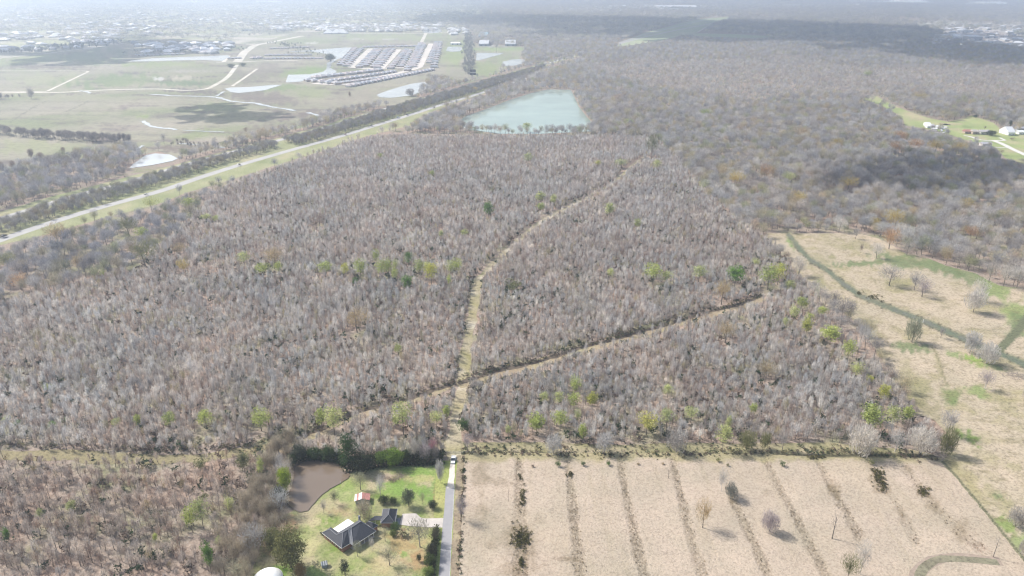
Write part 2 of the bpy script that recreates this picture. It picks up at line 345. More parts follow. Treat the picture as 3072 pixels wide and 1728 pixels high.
def col_field(X, V):
    c = np.tile(np.array((.415, .348, .28)), (len(V), 1)); n = fbm(X, 14, 1); c = blend(c, (n - .5) * 1.6, (.47, .395, .31)); c = blend(c, (.46 - n) * 1.5, (.36, .30, .23))
    sp = fbm(V, 3.2, 5, 3); fm = furrow_mask(V); c = blend(c, fm * np.clip(.62 + 3.2 * (sp - .42), .2, 1), (.17, .137, .097)); c = blend(c, fm * np.clip((.40 - sp) * 6, 0, 1), (.40, .34, .26))
    big = fbm(X, 40, 6, 3); c = blend(c, (big - .52) * 2.2, (.40, .335, .25)); c = blend(c, (.45 - big) * 1.2, (.50, .41, .33)); st = fbm(np.stack([X[:, 0] * 5, X[:, 1] * .35], 1), 14, 2, 3); c = blend(c, (st - .55) * 1.8, (.38, .32, .24))
    c = blend(c, np.clip((sp - .62) * 5, 0, 1) * .35, (.28, .235, .17))
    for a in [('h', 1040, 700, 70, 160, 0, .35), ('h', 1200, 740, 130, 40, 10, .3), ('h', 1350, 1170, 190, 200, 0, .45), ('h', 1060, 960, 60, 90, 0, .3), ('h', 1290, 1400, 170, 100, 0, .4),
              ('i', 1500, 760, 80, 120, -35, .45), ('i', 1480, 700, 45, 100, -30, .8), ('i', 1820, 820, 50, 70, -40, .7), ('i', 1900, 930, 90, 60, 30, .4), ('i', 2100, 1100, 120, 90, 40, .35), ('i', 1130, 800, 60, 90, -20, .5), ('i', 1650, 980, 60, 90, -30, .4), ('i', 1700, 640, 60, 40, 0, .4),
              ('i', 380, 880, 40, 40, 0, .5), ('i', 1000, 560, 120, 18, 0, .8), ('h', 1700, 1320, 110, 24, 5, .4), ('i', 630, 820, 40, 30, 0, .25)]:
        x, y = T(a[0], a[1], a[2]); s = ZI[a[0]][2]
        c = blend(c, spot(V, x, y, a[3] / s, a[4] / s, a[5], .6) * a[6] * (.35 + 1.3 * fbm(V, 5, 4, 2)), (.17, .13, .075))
    top = np.clip((1388 - V[:, 1]) / 14 + (fbm(V, 30, 5, 3) - .5) * 2.2, 0, 1); c = blend(c, top * .8, (.30, .27, .15))
    # tractor arcs
    for ln in (PL('h', (1290, 1449), (1420, 1400), (1550, 1350)), PL('h', (1330, 1449), (1440, 1410), (1560, 1360)), PL('h', (1625, 1320), (1730, 1312), (1840, 1325)), PL('h', (1630, 1335), (1730, 1330), (1840, 1345))):
        c = blend(c, np.clip(1.6 - dist_line(V, ln), 0, 1) * .5, (.2, .15, .1))
    return c
def rel_field(X, V): return -.22 * furrow_mask(V)
sheet('field', FIELD, M_FIELD, col_field, 2.5, z=.42, relief=rel_field)
def col_edge(X, V):
    c = np.tile(np.array((.285, .26, .155)), (len(V), 1)); n = fbm(X, 9, 3); c = blend(c, (n - .5) * 3, (.38, .325, .23)); c = blend(c, (.45 - n) * 3, (.15, .15, .07))
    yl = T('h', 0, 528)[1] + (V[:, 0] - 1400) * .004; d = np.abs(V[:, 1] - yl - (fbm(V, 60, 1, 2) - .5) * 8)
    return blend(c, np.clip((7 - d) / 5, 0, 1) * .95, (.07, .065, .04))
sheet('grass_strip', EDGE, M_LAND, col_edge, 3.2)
def col_past(X, V):
    c = np.tile(np.array((.44, .365, .265)), (len(V), 1)); n = fbm(X, 16, 2); n2 = fbm(X, 4, 6, 3)
    c = blend(c, (n - .5) * 1.5, (.49, .405, .30)); c = blend(c, (.47 - n) * 3.0 + (n2 - .5) * 1.4, (.33, .29, .16))
    G1 = (.155, .20, .085)
    for (tt, x, y, rx, ry, an, st, cc) in [
        ('f', 820, 370, 30, 70, -30, .9, BRIGHT), ('f', 1130, 490, 35, 25, 20, .8, OLIVE), ('f', 1330, 540, 260, 26, -4, .9, G1), ('f', 1650, 520, 260, 60, 6, .85, G1), ('f', 1950, 560, 260, 70, 14, .9, G1),
        ('f', 2200, 640, 220, 80, 20, .8, G1), ('f', 2380, 740, 160, 90, 20, .85, (.19, .25, .08)), ('f', 2500, 880, 130, 110, 0, .75, (.21, .28, .08)), ('f', 2520, 1000, 90, 110, 20, .9, G1), ('f', 1250, 400, 200, 50, 0, .5, OLIVE),
        ('f', 1620, 680, 200, 50, 5, .6, OLIVE), ('f', 2250, 870, 150, 60, 10, .5, OLIVE), ('f', 1050, 700, 60, 60, 0, .6, OLIVE), ('f', 1010, 760, 40, 90, 0, .7, G1), ('f', 860, 620, 50, 60, -40, .6, OLIVE), ('f', 1000, 650, 90, 50, 0, .5, OLIVE),
        ('f', 1720, 1170, 160, 50, 8, .85, G1), ('f', 1400, 1060, 130, 70, 20, .55, OLIVE), ('f', 1330, 1200, 70, 120, -25, .7, OLIVE), ('f', 2200, 1270, 110, 34, 22, 1., (.24, .33, .08)), ('f', 2060, 1230, 70, 30, 20, .7, BRIGHT), ('f', 2360, 1320, 90, 26, 15, .8, G1),
        ('f', 1930, 1300, 30, 120, -15, .5, OLIVE), ('f', 1700, 1350, 60, 120, -30, .4, OLIVE), ('i', 2020, 80, 90, 80, 20, .95, (.17, .215, .08)), ('i', 2230, 60, 120, 50, 15, .8, BRIGHT), ('i', 2180, 405, 120, 52, 28, 1., (.18, .24, .07)),
        ('i', 1750, 100, 120, 180, 10, .7, OLIVE), ('i', 1860, 200, 100, 80, 10, .6, (.22, .2, .1)), ('i', 2060, 60, 260, 40, 0, .3, OLIVE), ('i', 2400, 120, 160, 60, 25, .5, OLIVE), ('i', 2380, 860, 200, 60, 35, .5, OLIVE), ('i', 2380, 840, 60, 30, 20, .7, G1),
        ('i', 2430, 1050, 130, 60, 40, .9, (.2, .26, .08)), ('i', 2540, 1180, 80, 80, 30, .7, BRIGHT), ('i', 2500, 620, 100, 40, 20, .5, OLIVE), ('i', 2300, 560, 200, 60, 20, .3, OLIVE), ('i', 1980, 560, 120, 50, 20, .5, OLIVE)]:
        px, py = T(tt, x, y); s = ZI[tt][2]; c = blend(c, spot(V, px, py, rx / s, ry / s, an, .5) * st, cc)
    fl = (fbm(np.stack([X[:, 0] + X[:, 1] * .6, X[:, 1] * 2.2], 1), 5, 11, 3) - .5)
    c = blend(c, np.clip(fl * 5 - .35, 0, 1) * .55, (.22, .19, .10))
    d = dist_line(V, CREEK); wv = 12 + 5 * np.clip((V[:, 1] - 700) / 400, 0, 1) + (fbm(V, 18, 7, 3) - .5) * 9
    wv = wv * .62; c = blend(c, (wv + 6 - d) / 7 * .6, (.29, .26, .16)); c = blend(c, (wv - d) / 3, (.17, .175, .115)); c = blend(c, (wv * .8 - d) / 3 * np.clip((fbm(V, 12, 8, 3) - .38) * 4, 0, 1), (.14, .165, .11)); c = blend(c, (2.5 + (fbm(V, 26, 1, 2) - .55) * 14 - d) / 2, (.165, .17, .135)); c = blend(c, np.clip(2.2 - np.abs(d - wv), 0, 1) * np.clip((fbm(V, 8, 4, 2) - .5) * 6, 0, 1), (.10, .09, .055))
    d = dist_line(V, CREEK2); c = blend(c, (15 - d) / 3, (.14, .15, .085))
    d = dist_line(V, PL('i', (1950, 590), (2070, 720), (2290, 985), (2430, 1160), (2576, 1330), (2900, 1700))); c = blend(c, (11 - d) / 4, (.27, .25, .155)); c = blend(c, (3.4 - np.abs(d - 5)) / 1.5, (.12, .12, .07))
    d = dist_line(V, PL('f', (1880, 1160), (1930, 1260), (1990, 1449))); c = blend(c, (4 - d) / 2 * .7, (.24, .21, .12))
    d = dist_line(V, PL('f', (1500, 1060), (1560, 1140), (1580, 1220))); c = blend(c, (2 - d) * .6, (.3, .25, .16))
    return c * np.array((.93, .95, .98))
def rel_past(X, V):
    d = dist_line(V, CREEK); return -.3 * np.clip((13 - d) / 8, 0, 1)
sheet('pasture', PASTURE, M_LAND, col_past, 4.2, z=.45, relief=rel_past)
def col_lawn(X, V):
    c = np.tile(np.array((.26, .285, .12)), (len(V), 1)); n = fbm(X, 8, 5); n2 = fbm(X, 2.4, 3, 3)
    c = blend(c, (n - .45) * 3.5, (.37, .325, .205)); c = blend(c, (.44 - n) * 4, (.17, .25, .055))
    for (x, y, rx, ry, an, st, cc) in [(1650, 440, 240, 90, 3, .9, (.20, .30, .075)), (1500, 600, 300, 90, 3, .95, (.19, .29, .07)), (1750, 640, 150, 110, 0, .9, (.17, .27, .07)), (1650, 500, 260, 40, 2, .6, (.42, .38, .18)), (1290, 500, 150, 40, -10, .9, (.45, .36, .27)),
                                       (1300, 790, 140, 60, 0, .5, GREEN), (930, 650, 120, 90, 0, .6, BRIGHT), (900, 830, 160, 60, 10, .5, (.3, .22, .12)), (650, 930, 150, 60, 0, .7, (.44, .38, .24)), (560, 860, 110, 50, 0, .5, (.4, .33, .22)),
                                       (600, 1150, 80, 130, 10, .6, (.45, .42, .22)), (750, 1250, 180, 110, 10, .5, GREEN), (1500, 1150, 260, 130, 0, .75, (.36, .26, .13)), (1620, 1300, 160, 110, 0, .75, (.34, .22, .12)), (1500, 1230, 50, 40, 0, .9, BRIGHT), (1250, 1350, 200, 90, 0, .5, (.4, .33, .18)),
                                       (1790, 700, 20, 160, 6, .9, (.25, .2, .09)), (300, 950, 190, 90, 0, .9, (.27, .17, .11)), (180, 1150, 130, 130, 0, .9, (.25, .18, .12)), (400, 900, 80, 60, 0, .8, (.36, .25, .15)), (300, 1390, 120, 50, 0, .9, (.18, .30, .05)), (620, 1430, 120, 70, 0, .8, BRIGHT), (1640, 1430, 150, 70, 0, .6, GREEN)]:
        px, py = T('k', x, y); c = blend(c, spot(V, px, py, rx / 3.234, ry / 3.234, an, .5) * st, cc)
    return blend(c, (n2 - .55) * 1.6, (.40, .38, .22))
sheet('lawn', LAWN, M_LAWN, col_lawn, 2.6)
def col_mead(X, V):
    c = np.tile(np.array((.40, .36, .255)), (len(V), 1)); n = fbm(X, 110, 1); n2 = fbm(np.stack([X[:, 0], X[:, 1] * 2.5], 1), 60, 4)
    c = blend(c, (n - .5) * 4, (.30, .31, .17)); c = blend(c, (.42 - n) * 3, (.43, .37, .29)); c = blend(c, (n2 - .56) * 5, (.235, .19, .16))
    for (tt, x, y, rx, ry, an, st, cc) in [('a', 200, 450, 380, 40, -5, .8, (.34, .37, .17)), ('a', 650, 420, 350, 70, -4, .8, (.22, .27, .15)), ('a', 350, 505, 420, 18, 0, .9, (.23, .19, .15)), ('a', 330, 600, 330, 60, 0, .8, (.40, .39, .23)), ('a', 1200, 485, 420, 26, 0, .8, (.33, .37, .15)),  # wide dark green oval: cloud shade painted into the grass colour
        ('a', 900, 610, 480, 60, -3, .85, (.24, .29, .13)), ('a', 1400, 630, 260, 30, 0, .8, (.21, .27, .13)), ('a', 1380, 590, 110, 26, 0, .9, (.56, .48, .36)), ('a', 1200, 595, 50, 16, 0, .95, (.7, .65, .6)), ('a', 1400, 535, 220, 12, 0, .6, (.5, .43, .38)),
        ('a', 1450, 690, 280, 22, 3, .85, (.21, .17, .15)), ('a', 1950, 560, 240, 70, -8, .65, (.27, .22, .18)), ('a', 2330, 540, 200, 40, -6, .95, (.28, .35, .13)), ('a', 2150, 660, 200, 26, -5, .8, (.25, .31, .13)), ('a', 2000, 740, 350, 60, 6, .75, (.25, .2, .17)), ('a', 2350, 700, 200, 50, -6, .7, (.34, .36, .18)),
        ('a', 1600, 800, 200, 40, 0, .7, (.31, .34, .17)), ('a', 1080, 880, 60, 14, 0, .9, (.32, .37, .13)), ('a', 1750, 880, 300, 60, 0, .55, (.23, .25, .13)), ('a', 2250, 870, 330, 40, -8, .8, (.24, .19, .16)), ('a', 2000, 970, 330, 40, -8, .6, (.26, .2, .17)), ('a', 1450, 1020, 240, 40, -12, .7, (.31, .34, .15)),  # dark olive oval: shade of the small cloud also put into the colour
        ('a', 500, 820, 700, 60, 0, .5, (.46, .40, .31)), ('a', 1100, 960, 300, 40, 0, .6, (.46, .39, .30)), ('a', 500, 740, 600, 26, 0, .5, (.36, .35, .2)), ('a', 400, 1120, 600, 80, 4, .75, (.37, .37, .2)), ('a', 700, 1130, 120, 30, 0, .6, (.23, .28, .12)), ('a', 1650, 1060, 260, 26, -2, .6, (.47, .40, .31)),
        ('a', 1350, 1120, 200, 36, 0, .85, (.24, .19, .15)), ('b', 400, 280, 500, 34, 0, .8, (.38, .41, .2)), ('b', 350, 295, 70, 6, 0, .9, (.6, .55, .48)), ('b', 130, 298, 60, 5, 0, .9, (.6, .55, .48)), ('b', 850, 420, 110, 130, 10, .85, (.34, .39, .16)), ('b', 1180, 370, 260, 20, 0, .9, (.33, .40, .16)),
        ('b', 1100, 510, 200, 70, -12, .8, (.32, .36, .16)), ('b', 1200, 440, 160, 50, 0, .7, (.34, .37, .2)), ('b', 380, 620, 320, 30, -14, .6, (.43, .38, .28)), ('b', 100, 740, 300, 60, -10, .5, (.36, .3, .24)), ('b', 700, 250, 60, 20, 0, .8, (.35, .40, .2)),
        ('b', 1180, 320, 190, 34, 0, 1., (.50, .46, .42)), ('a', 2300, 300, 300, 36, 0, .7, (.35, .38, .19)), ('a', 2350, 325, 50, 8, 0, .9, (.7, .65, .55))]:
        px, py = T(tt, x, y); s = ZI[tt][2]; c = blend(c, spot(V, px, py, rx / s, ry / s, an, .55) * st, cc)
    for k, ln in enumerate([PL('a', (70, 925), (160, 870), (250, 810), (350, 765)), PL('a', (500, 840), (600, 800), (660, 765)), PL('a', (0, 832), (500, 838), (1200, 845)), PL('a', (0, 768), (700, 770), (1500, 790)), PL('a', (300, 925), (900, 935)), PL('a', (300, 865), (800, 870), (1000, 905))]):
        c = blend(c, np.clip(2.2 - dist_line(V, ln), 0, 1) * (.6 if k < 2 else .3), (.2, .19, .12))
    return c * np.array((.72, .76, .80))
def col_sub(X, V):
    c = np.tile(np.array((.30, .30, .22)), (len(V), 1)); n = fbm(X, 260, 1, 4); n2 = fbm(X, 90, 5, 3); c = blend(c, (n - .5) * 5, (.40, .41, .25)); c = blend(c, (n2 - .55) * 6, (.48, .44, .38)); return blend(c, (.44 - n2) * 6, (.17, .18, .13))
sheet('suburban_land', SUBURB, M_FAR, col_sub, 3.2, jit=.4)
sheet('industrial_land', INDUST, M_FAR, lambda X, V: blend(blend(np.tile(np.array((.36, .32, .27)), (len(V), 1)), (fbm(X, 200, 2) - .5) * 6, (.26, .27, .19)), (fbm(X, 80, 7) - .57) * 6, (.58, .55, .5)), 3.2, jit=.4)
sheet('distant_fields', SKYF, M_FAR, lambda X, V: blend(np.tile(np.array((.40, .36, .30)), (len(V), 1)), (fbm(X, 500, 2) - .45) * 6, (.22, .21, .17)), 2.2, jit=.3)
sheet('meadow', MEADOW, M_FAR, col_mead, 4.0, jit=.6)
def col_verge(X, V):
    c = np.tile(np.array((.31, .32, .18)), (len(V), 1)); n = fbm(X, 20, 8); c = blend(c, (n - .5) * 3, (.23, .26, .12)); c = blend(c, (.45 - n) * 3, (.42, .37, .24))
    d = dist_line(V, [(x + 20, y + 42) for x, y in HWY1]); return blend(c, (2.5 - d) / 2 * .7, (.12, .1, .07))
sheet('roadside_grass', VERGE, M_LAND, col_verge, 5, jit=.8)
def col_clear(X, V):
    c = np.tile(np.array((.31, .36, .15)), (len(V), 1)); n = fbm(X, 30, 8); c = blend(c, (n - .5) * 3.5, (.42, .36, .24)); return blend(c, (.45 - n) * 3, (.2, .26, .1))
sheet('clearing', CLEAR, M_LAND, col_clear, 5, jit=.8)
sheet('levee', LEVEE, M_FAR, lambda X, V: blend(np.tile(np.array((.34, .40, .24)), (len(V), 1)), (fbm(X, 80, 3) - .5) * 3, (.40, .42, .28)), 5, jit=.3)
sheet('paved_yard', CONC_YARD, M_FAR, lambda X, V: blend(np.tile(np.array((.55, .52, .50)), (len(V), 1)), (fbm(X, 90, 3) - .45) * 5, (.35, .31, .28)), 4, jit=.5)
def col_track(X, V):
    c = np.tile(np.array((.35, .305, .21)), (len(V), 1)); n = fbm(X, 5, 8); c = blend(c, (n - .55) * 6, (.55, .50, .41)); return blend(c, (.45 - n) * 4, (.27, .25, .11))
ribbon('dirt_track', TRACK, 7, M_LAND, color=col_track, ragged=2.5, wend=5)
def col_ditch(X, V):
    c = np.tile(np.array((.33, .27, .19)), (len(V), 1)); n = fbm(X, 9, 8); return blend(blend(c, (n - .5) * 4, (.26, .2, .13)), (.42 - n) * 3, (.3, .29, .14))
ribbon('cleared_strip', DITCH, 8.5, M_LAND, color=col_ditch, ragged=3)
ribbon('cleared_strip', DITCH2, 5, M_LAND, color=col_ditch, ragged=3)
ribbon('cleared_strip', GAP, 7, M_LAND, color=lambda X, V: blend(np.tile(np.array((.27, .235, .14)), (len(V), 1)), (fbm(X, 9, 2) - .5) * 4, (.24, .21, .12)), ragged=4)
M_DSOIL = simple('dark_ditch_soil', (.12, .097, .072), .95, .1, .4, .6)
ribbon('ditch', [(x, y - 8) for x, y in DITCH], 3.6, M_DSOIL, ragged=2)
ribbon('ditch', [(x, y - 9) for x, y in DITCH2], 3.2, M_DSOIL, ragged=2)
ribbon('highway', HWY1, 12, M_HWY)
ribbon('highway', HWY2, 12, M_HWY)
ribbon('highway', HWY3, 17, M_HWY)
M_LINE = simple('road_paint', (.8, .8, .76), .8, .2, .05, 1)
# side road by the house, with gravel end, verge and drainage ditch
ROAD_L = PL('k', (1900, 575), (1885, 800), (1865, 1000), (1830, 1449), (1795, 1850)); ROAD_R = PL('k', (1986, 575), (1975, 800), (1962, 1000), (1942, 1449), (1925, 1850))
ribbon('road_verge', PL('k', (1945, 330), (1935, 700), (1925, 1000), (1895, 1449), (1865, 1850)), 12.5, M_LAWN, color=lambda X, V: blend(np.tile(np.array((.27, .31, .10)), (len(V), 1)), (fbm(X, 5, 2) - .5) * 5, (.36, .34, .15)), ragged=.8)
sheet('road', ROAD_L + ROAD_R[::-1], M_ASPHALT, None, None, jit=.25, dens=6)
ribbon('road_edge_line', [(x - 1.6, y) for x, y in ROAD_R], .10, simple('worn_paint', (.5, .5, .48), .8, .2, .3, 1))
ribbon('gravel_track', PL('k', (1945, 600), (1945, 540), (1955, 470), (1962, 420), (1962, 360)), 3.4, M_GRAVEL, ragged=.8, wend=2.2)
ribbon('ditch', PL('k', (2085, 280), (2070, 500), (2060, 800), (2035, 1200), (2025, 1449), (2000, 1850)), 2.0, simple('ditch_soil', (.16, .125, .09), .95, .1, .4, .6), ragged=.8)
ribbon('ditch_bank', PL('k', (2045, 280), (2035, 500), (2020, 800), (1997, 1200), (1985, 1449), (1960, 1850)), 3.4, M_LAND, color=lambda X, V: blend(np.tile(np.array((.27, .22, .16)), (len(V), 1)), (fbm(X, 3, 2) - .5) * 4, (.36, .31, .2)), ragged=.6)
DRIVE = PL('k', (1480, 845), (1612, 840), (1655, 882), (1700, 890), (1876, 886), (1866, 978), (1700, 975), (1560, 965), (1450, 950))
sheet('driveway', DRIVE, M_CONC, None, None, jit=.15)
sheet('patio', PL('m', (1600, 338), (1668, 338), (1640, 475), (1548, 475)), simple('patio_slab', (.27, .28, .29), .9, .2, .1, 1), None, None, jit=0)
PALE = lambda X, V: blend(np.tile(np.array((.60, .57, .50)), (len(V), 1)), (fbm(X, 30, 3) - .5) * 3, (.48, .44, .36))
ribbon('shell_road', PL('p', (1880, 570), (1800, 680), (1740, 735), (1560, 835), (1440, 850), (1280, 853), (1060, 835), (800, 836), (300, 850), (0, 872), 'a', (0, 700), (-500, 720)), 11, M_FAR, color=PALE)
ribbon('shell_road', PL('p', (2105, 612), (1980, 700), (1830, 803)), 7, M_FAR, color=PALE)
ribbon('shell_road', PL('p', (1885, 535), (1960, 430), (2080, 350), (2200, 330), (2600, 250)), 26, M_FAR, color=PALE)
ribbon('shell_road', PL('p', (1650, 540), (2000, 535), 'n', (0, 610), (400, 612)), 12, M_FAR, color=PALE)
ribbon('shell_road', PL('p', (1730, 540), (1790, 468)), 12, M_FAR, color=PALE)
ribbon('levee_road', PL('a', (-400, 530), (0, 535), (640, 535), (670, 540), (350, 692), (0, 692), (-400, 700)), 7, M_FAR, color=PALE)
ribbon('levee_road', PL('a', (-400, 490), (0, 440), (400, 398), (800, 345), (1150, 300), (1300, 292)), 9, M_FAR, color=PALE)
ribbon('suburb_road', PL('n', (700, 262), (1400, 262), (1980, 262), (2500, 240)), 22, M_FAR, color=PALE)
ribbon('suburb_road', PL('n', (2050, 260), (1990, 380), (2130, 385)), 14, M_FAR, color=PALE)
for L_ in (PL('n', (1340, 455), (1230, 560), (1080, 692)), PL('n', (1700, 465), (1600, 580), (1470, 712)), PL('n', (2120, 390), (2060, 500), (2000, 620), (1960, 700), (1700, 770), (1300, 850), (1180, 890), (930, 930), (600, 900)), PL('n', (1080, 692), (1350, 720), (1700, 700), (1960, 690))):
    ribbon('suburb_street', L_, 20, M_FAR, color=lambda X, V: blend(np.tile(np.array((.62, .58, .53)), (len(V), 1)), (fbm(X, 12, 3) - .5) * 3, (.50, .46, .42)))
ribbon('levee_road', PL('c', (120, 255), (420, 258), (660, 265), (710, 280)), 10, M_FAR, color=PALE)
ribbon('levee_road', PL('c', (110, 245), (200, 190)), 8, M_FAR, color=PALE)
ribbon('forest_road', PL('c', (1430, 262), (1900, 262), (2010, 275), (2100, 310)), 9, M_FAR, color=PALE)
ribbon('lane', PL('s', (1320, 600), (1440, 610), (1640, 695), (1900, 705), (2180, 700)), 5, M_PALETRACK)
ribbon('lane', PL('s', (1930, 705), (2100, 760), (2300, 870), (2567, 990), (2900, 1140)), 8, M_PALETRACK)
ribbon('lane', PL('s', (1890, 830), (2020, 850), (2230, 858)), 4, M_PALETRACK)
ribbon('lane', PL('s', (2060, 645), (2180, 700)), 4, M_PALETRACK)

RIM = simple('muddy_rim', (.31, .25, .20), .95, .1, .2, .6)
ribbon('ditch_bank', PL('i', (1725, 1700), (1745, 1449), (1790, 1375), (1860, 1312), (1960, 1298), (2100, 1312), (2300, 1335), (2400, 1345)), 4.6, RIM, z=.44, ragged=.8)
ribbon('ditch_channel', PL('i', (1760, 1700), (1775, 1449), (1815, 1385), (1880, 1328), (1960, 1314), (2100, 1326), (2300, 1347), (2380, 1352)), 3.4, M_LAND, z=.46, color=lambda X, V: blend(np.tile(np.array((.225, .215, .15)), (len(V), 1)), (fbm(X, 4, 2) - .5) * 4, (.15, .14, .10)), ragged=.6)
# water --------------------------------------------------------------
def water(name, col, rough=.05):
    m, t, b = mat(name, rough, .5); b.inputs['Base Color'].default_value = (*col, 1)
    n = noise(t, .5, 3, .6); n2 = noise(t, .012, 4, .6)
    t.links.new(ramp(t, n2, [(.3, tuple(c * .85 for c in col)), (.7, tuple(c * 1.15 for c in col))]), b.inputs['Base Color'])
    bump(t, b, n, .05, .08); return m
W_LAKE = water('lake_water', (.31, .385, .335), .06); W_POND = water('muddy_water', (.17, .13, .095), .05); W_PALE = water('pale_water', (.50, .52, .52), .12)
sheet('lake', LAKE, W_LAKE, jit=.35); sheet('pond', POND, W_POND, jit=.5)
for pl in (PL('p', (660, 532), (760, 515), (960, 495), (1400, 478), (1790, 462), (1790, 480), (1720, 525), (1500, 515), (1200, 520), (900, 530)),
           PL('n', (245, 890), (275, 790), (550, 785), (720, 755), (770, 720), (775, 640), (850, 600), (890, 570), (760, 520), (560, 490), (300, 495), (300, 490), (700, 465), (1000, 440), (1160, 440), (1080, 510), (1000, 565), (910, 590), (840, 640), (820, 700), (900, 745), (870, 790), (640, 830), (430, 880)),
           PL('a', (1695, 668), (1750, 660), (1900, 655), (2060, 640), (2130, 640), (2000, 680), (1880, 695), (1800, 702), (1740, 695)),
           PL('n', (1415, 1050), (1500, 1015), (1700, 950), (1900, 900), (2020, 885), (2075, 900), (2070, 980), (1850, 1060), (1600, 1088), (1450, 1080)),
           PL('n', (2330, 430), (2510, 428), (2520, 470), (2480, 490), (2380, 495), (2310, 485)),
           PL('q', (580, 715), (1180, 715), (1100, 750), (800, 830), (620, 878), (565, 870)),
           PL('q', (1140, 905), (1250, 885), (1350, 860), (1500, 850), (1650, 860), (1660, 900), (1560, 950), (1400, 990), (1200, 1000), (1140, 975)),
           PL('n', (2000, 245), (2090, 180), (2240, 170), (2260, 240), (2150, 255)),
           PL('a', (975, 1270), (1000, 1240), (1100, 1170), (1170, 1157), (1280, 1165), (1345, 1195), (1300, 1215), (1150, 1245)),
           PL('b', (1628, 165), (1645, 165), (1668, 205), (1650, 212)), PL('b', (2450, 165), (2576, 120), 'c', (0, 118), (150, 122), (120, 140), (20, 160), 'b', (2480, 180)), PL('b', (2330, 125), (2430, 118), (2450, 130), (2350, 140))):
    sheet('pond', pl, W_PALE, jit=.3, dens=4)
for ln, wd in ((PL('p', (930, 895), (1060, 900), (1180, 915), (1400, 915), (1640, 925), (1740, 945), (1780, 970), (1980, 985), (2100, 995), (2250, 1035), (2480, 1065), (2530, 1075)), 9), (PL('p', (1740, 865), (1650, 915)), 6), (PL('p', (830, 1190), (900, 1230), (960, 1260), (1100, 1275), (1180, 1270), (1210, 1288)), 7), (PL('p', (140, 855), (240, 865), (260, 885)), 9),
               (PL('a', (1350, 1085), (1500, 1095), (1700, 1115)), 4), (PL('a', (1010, 1140), (1080, 1100)), 5), (PL('a', (2330, 850), (2400, 875), (2460, 885)), 8), (PL('a', (1380, 985), (1500, 990), (1690, 998)), 4)):
    ribbon('stream', ln, wd, W_PALE, ragged=wd * .6)

# ------------------------------------------------------------------ tree shapes (metres)
def blades(P, D, L, W, rs):
    """thin leaf- or twig-like triangles from arrays of base points, directions, lengths, widths"""
    n = len(P); r = rs.normal(size=(n, 3)); s = np.cross(D, r); s /= np.linalg.norm(s, axis=1)[:, None] + 1e-9
    V = np.empty((n, 3, 3)); V[:, 0] = P - s * W[:, None] * .5; V[:, 1] = P + s * W[:, None] * .5; V[:, 2] = P + D * L[:, None]
    return V.reshape(-1, 3)
def tri_mesh(name, V, material, quads=False):
    k = 4 if quads else 3; n = len(V) // k; me = bpy.data.meshes.new(name)
    me.vertices.add(len(V)); me.vertices.foreach_set('co', np.asarray(V, np.float32).ravel())
    me.loops.add(len(V)); me.loops.foreach_set('vertex_index', np.arange(len(V), dtype=np.int32))
    me.polygons.add(n); me.polygons.foreach_set('loop_start', np.arange(0, len(V), k, dtype=np.int32))
    me.materials.append(material); me.update(calc_edges=True); return me
def ell_pts(rs, n, rx, rz, zc, power=.45, lob=5, flat=0., rag=0.):
    """points in a lumpy ellipsoidal crown"""
    d = rs.normal(size=(n, 3)); d /= np.linalg.norm(d, axis=1)[:, None]
    lobes = rs.normal(size=(lob, 3)); lobes /= np.linalg.norm(lobes, axis=1)[:, None]
    g = np.max(d @ lobes.T, axis=1); r = rs.random(n) ** power * (.50 - .3 * rag + (.55 + .3 * rag) * g)
    P = d * r[:, None] * np.array((rx, rx, rz)); P[:, 2] = np.where(P[:, 2] < 0, P[:, 2] * (1 - flat), P[:, 2]) + zc
    return P, d
def bare_tree(seed, h, w, ntw, upw=.3, tl=1.3, tw=.09, nl=9, low=.28, bark=None, rag=0., lob=6):
    rs = np.random.default_rng(seed); zc = h * (low + 1) / 2; rz = h * (1 - low) / 2; rx = w / 2
    t = MB(); bend = rs.normal(size=2) * w * .03
    t.tube([(0, 0, -.2), (bend[0], bend[1], h * .3), (bend[0] * 2, bend[1] * 1.5, h * .62), (bend[0] * 2.4, bend[1] * 2, h * .86)], [h * .017, h * .012, h * .007, h * .002], 5, False)
    P, d = ell_pts(rs, ntw, rx, rz, zc, .5, lob, 0., rag)
    br = MB()
    for k in range(nl):
        a = 2 * math.pi * k / nl + rs.random() * .8; z0 = h * (low + .04 + .4 * rs.random()); e = Vector((math.cos(a) * rx * .8, math.sin(a) * rx * .8, min(h * .93, z0 + rz * (.5 + .9 * rs.random()))))
        m1 = Vector((e.x * .45, e.y * .45, z0 + (e.z - z0) * .42)); br.tube([(bend[0], bend[1], z0), m1, e], [h * .006, h * .0042, h * .0015], 3, False)
    ax = np.stack([P[:, 0] * .3, P[:, 1] * .3, np.maximum(P[:, 2] - rz * .8, h * low)], 1); D = P - ax
    D /= np.linalg.norm(D, axis=1)[:, None] + 1e-6; D = D * (1 - upw) + np.array((0, 0, 1)) * upw + rs.normal(size=D.shape) * .33; D /= np.linalg.norm(D, axis=1)[:, None]
    L = tl * (.5 + rs.random(len(P))); V = blades(P - D * L[:, None] * .5, D, L, tw * (.5 + rs.random(len(P))), rs)
    tm = t.mesh('trunk', bark or M_BARK); Vb = np.array(br.V)
    F3 = []
    for f in br.F: F3 += [Vb[f[0]], Vb[f[1]], Vb[f[2]], Vb[f[0]], Vb[f[2]], Vb[f[3]]]
    cm = tri_mesh('crown', np.vstack([V, np.array(F3)]) if F3 else V, M_TWIG)
    return tm, cm
